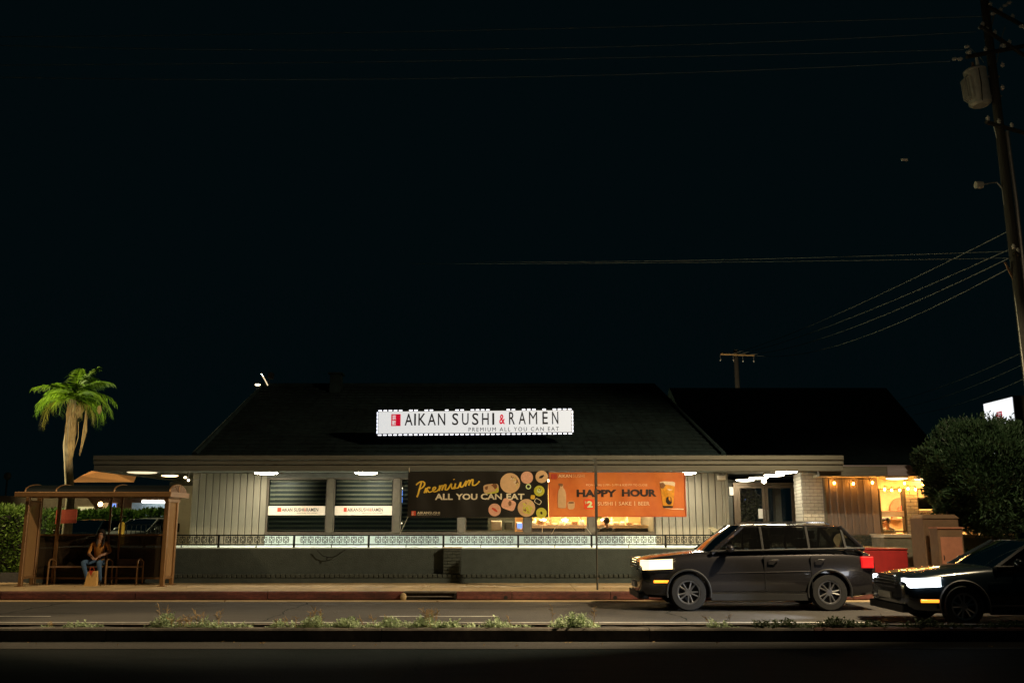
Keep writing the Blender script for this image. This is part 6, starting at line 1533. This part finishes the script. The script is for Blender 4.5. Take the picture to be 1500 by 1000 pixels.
# ------------------------------------------------------------------ weeds on the median
def weed(px0, px1, h, label, dens=1.0, dark=False, dry=0, seed=0, y0=14.06, y1=14.45):
    r = random.Random(seed); Y = 14.25; x0, x1 = atx(px0, Y, 915), atx(px1, Y, 915); w_ = x1 - x0
    t = thing('weed_clump', label, 'weed', ((x0 + x1) / 2, Y, ZS - .02), 'weeds growing along the median')
    mb = MB(); n = int(w_ * 95 * dens) + 5
    for i in range(n):
        bx = r.uniform(x0, x1); e = min(bx - x0, x1 - bx) / max(w_ / 2, .01); hh = h * (0.35 + .65 * min(1, e * 2.2)) * r.uniform(.45, 1.05) * (.75 + .25 * sin(bx * 9 + seed))
        by = r.uniform(y0, y1); B = Vector((bx, by, ZS - .04)); T = B + Vector((r.uniform(-.06, .06), r.uniform(-.06, .04), hh))
        mb.tube([B, T], [.003, .0015], 3, caps=False)
        m_ = max(4, int(hh / .014))
        for k in range(m_):
            q = B.lerp(T, (k + .6) / m_); a = r.uniform(0, 2 * pi); d = Vector((cos(a), sin(a), r.uniform(.2, 1.1))).normalized(); L_ = r.uniform(.032, .066)
            s2 = d.cross(Vector((0, 0, 1))).normalized() * L_ * .33; nn = Vector((0, 0, L_ * .15))
            mb.add([q, q + d * L_ * .55 + s2 + nn, q + d * L_, q + d * L_ * .55 - s2 + nn], [(0, 1, 2, 3)])
    stuff(mb.build('foliage', M('leaf_dark' if dark else 'leaf_weed'), t, fix=False))  # dark leaf colour stands in for the dim light at the right
    if dry:
        ds = MB()
        for i in range((dry + 1) // 2):
            bx = r.uniform(x0, x1) ; B = Vector((bx, r.uniform(y0, y1), ZS - .03)); T = B + Vector((r.uniform(-.08, .08), 0, h * r.uniform(1.1, 1.6)))
            ds.tube([B, B.lerp(T, .6) + Vector((.01, 0, 0)), T], .003, 3)
            for k in range(7): q = B.lerp(T, .5 + k * .07); ds.tube([q, q + Vector((r.uniform(-.07, .07), r.uniform(-.03, .03), r.uniform(.0, .06)))], .0035, 3)
        stuff(ds.build('dry_stalks', M('stalk_dry'), t, fix=False))
weed(58, 72, .04, 'tiny sparse tuft left of the bright yellow-green tuft', seed=1, dens=.5, dry=4)
weed(97, 118, .13, 'small bright yellow-green tuft alone at the left of the median', seed=2, dens=1.2); weed(120, 141, .08, 'low pale tuft just right of the isolated yellow-green one', seed=3)
weed(218, 258, .22, 'tall leafy tuft at the left end of the long weed row', seed=4, dens=1.2, dry=3); weed(255, 290, .12, 'brown stalky tuft right of the first tall tuft', seed=5, dry=16, dens=.6)
weed(283, 333, .17, 'broad tuft with rust tipped stems, second large one from the left', seed=6, dens=1.3, dry=10); weed(343, 368, .09, 'small separate tuft in the gap before the long row', seed=7)
weed(393, 440, .12, 'spreading low tuft with one upright stem below the first blind window', seed=8, dry=5); weed(438, 478, .19, 'dense tuft topped by dry flower stems below the second window', seed=9, dens=1.3, dry=10)
weed(480, 528, .18, 'dense green tuft left of the storm drain', seed=10, dens=1.4); weed(530, 560, .13, 'short tuft with dry stems nearest the left edge of the storm drain', seed=11, dry=6)
weed(556, 612, .16, 'wide tuft in front of the left part of the storm drain', seed=12, dens=1.3); weed(605, 636, .2, 'tuft carrying the tallest dry orange flower stalks', seed=13, dens=1.3, dry=22)
weed(632, 678, .19, 'rounded dense tuft right of the tall dry stalks', seed=14, dens=1.5); weed(683, 694, .1, 'narrow single sprig between two larger tufts', seed=15)
weed(700, 750, .15, 'loose tuft trailing off to the right below the banners', seed=16, dens=1.1, dry=2); weed(752, 775, .06, 'few tiny sprigs between the loose tuft and the big mound', seed=17, dens=.5)
weed(803, 876, .23, 'large domed mound of leafy weeds below the thin sign post', seed=18, dens=1.7, dry=5)
weed(1036, 1078, .14, 'sparse yellowish tuft under the front wheel of the grey car', seed=19, dens=.8, dry=3); weed(1103, 1170, .18, 'dense tuft, coloured dark for dim light, under the middle of the grey car', seed=20, dens=1.6, dark=True)
weed(1168, 1300, .16, 'long row of weeds, coloured dark for dim light, under the rear of the grey car', seed=21, dens=1.6, dark=True, dry=2); weed(1320, 1412, .15, 'weeds coloured dark for dim light beneath the white headlight of the sedan', seed=22, dens=1.2, dark=True)
weed(1430, 1510, .12, 'low weeds coloured dark for dim light at the right edge of the median', seed=23, dens=1.1, dark=True)

# ------------------------------------------------------------------ street lamps outside the frame, with added fill spots
def street_lamp(x, y, arm, hgt, tgt, power, color, size, blend, label, fill_spots=()):
    t = thing('street_lamp', label, 'street lamp', (x, y, 0), 'street lamps outside the view')
    MB().tube([(x, y, 0), (x, y, hgt - .6), (x + arm[0] * .5, y + arm[1] * .5, hgt), (x + arm[0], y + arm[1], hgt)], [.11, .08, .06, .05], 10).build('pole', M('steel_dull'), t)
    hx, hy = x + arm[0], y + arm[1]
    MB().bbox(hx - .35, hx + .35, hy - .18, hy + .18, hgt - .05, hgt + .12, b=.03).build('lamp_head', M('steel_dull'), t)
    l = bpy.data.lights.new('lamp', 'SPOT'); l.energy = power; l.color = color; l.spot_size = size; l.spot_blend = blend; l.shadow_soft_size = .14
    lo = bpy.data.objects.new('lamp', l); lo.location = Vector((hx, hy, hgt - .12)) - Vector((x, y, 0)); lo.rotation_euler = (Vector(tgt) - Vector((hx, hy, hgt))).normalized().to_track_quat('-Z', 'Y').to_euler(); link(lo, t)
    for (tg, pw, sz_) in fill_spots:  # spots added at the lamp head to brighten chosen targets
        l3 = bpy.data.lights.new('lamp', 'SPOT'); l3.energy = pw; l3.color = color; l3.spot_size = sz_; l3.spot_blend = .6; l3.shadow_soft_size = .12
        lo3 = bpy.data.objects.new('lamp', l3); lo3.location = Vector((hx, hy, hgt - .12)) - Vector((x, y, 0)); lo3.rotation_euler = (Vector(tg) - Vector((hx, hy, hgt))).normalized().to_track_quat('-Z', 'Y').to_euler(); link(lo3, t)
    l2 = bpy.data.lights.new('lamp_spill', 'POINT'); l2.energy = power * .010; l2.color = color; l2.shadow_soft_size = .12
    lo2 = bpy.data.objects.new('lamp_spill', l2); lo2.location = Vector((hx, hy, hgt - .25)) - Vector((x, y, 0)); link(lo2, t)
    return t
street_lamp(10.4, 14.3, (-.5, 1.4), 9.2, (1.5, 22.0, 0), 10500, (1.0, .78, .47), R(84), .6, 'street lamp on the median beyond the right edge of the view',
            fill_spots=(((11.6, 24.0, 1.8), 2300, R(56)), ((-2.0, 15.6, 0), 12500, R(33))))  # added spots for the cabinets and tree, and for the median weeds
street_lamp(-14.6, 21.6, (.9, -1.6), 8.4, (-8.5, 21.5, 0), 1300, (1.0, .72, .38), R(62), .7, 'street lamp on the far pavement beyond the left edge',
            fill_spots=(((-15.0, 26.0, 1.4), 3600, R(50)), ((-6.0, 15.6, 0), 2800, R(30))))  # added spots for the hedge and the left weeds
street_lamp(-27.0, 36.0, (1.2, .0), 7.5, (-17.0, 34.3, 5.6), 19000, (1.0, .90, .45), R(50), .7, 'added unseen lamp far left, lighting the palm, parked cars and shop roof',  # added out of view to brighten palm, shop roof and parked cars
            fill_spots=(((-20.5, 46.0, 4.5), 7000, R(50)), ((-16, 40.0, 1.0), 5000, R(50))))
flood(11.0, 50.0, .72, (14.1, YF, 11.8), 3500, (1.0, .78, .48), R(34), 'hidden floodlight added behind the restaurant to light the distant utility pole')  # added out of sight so the far pole shows
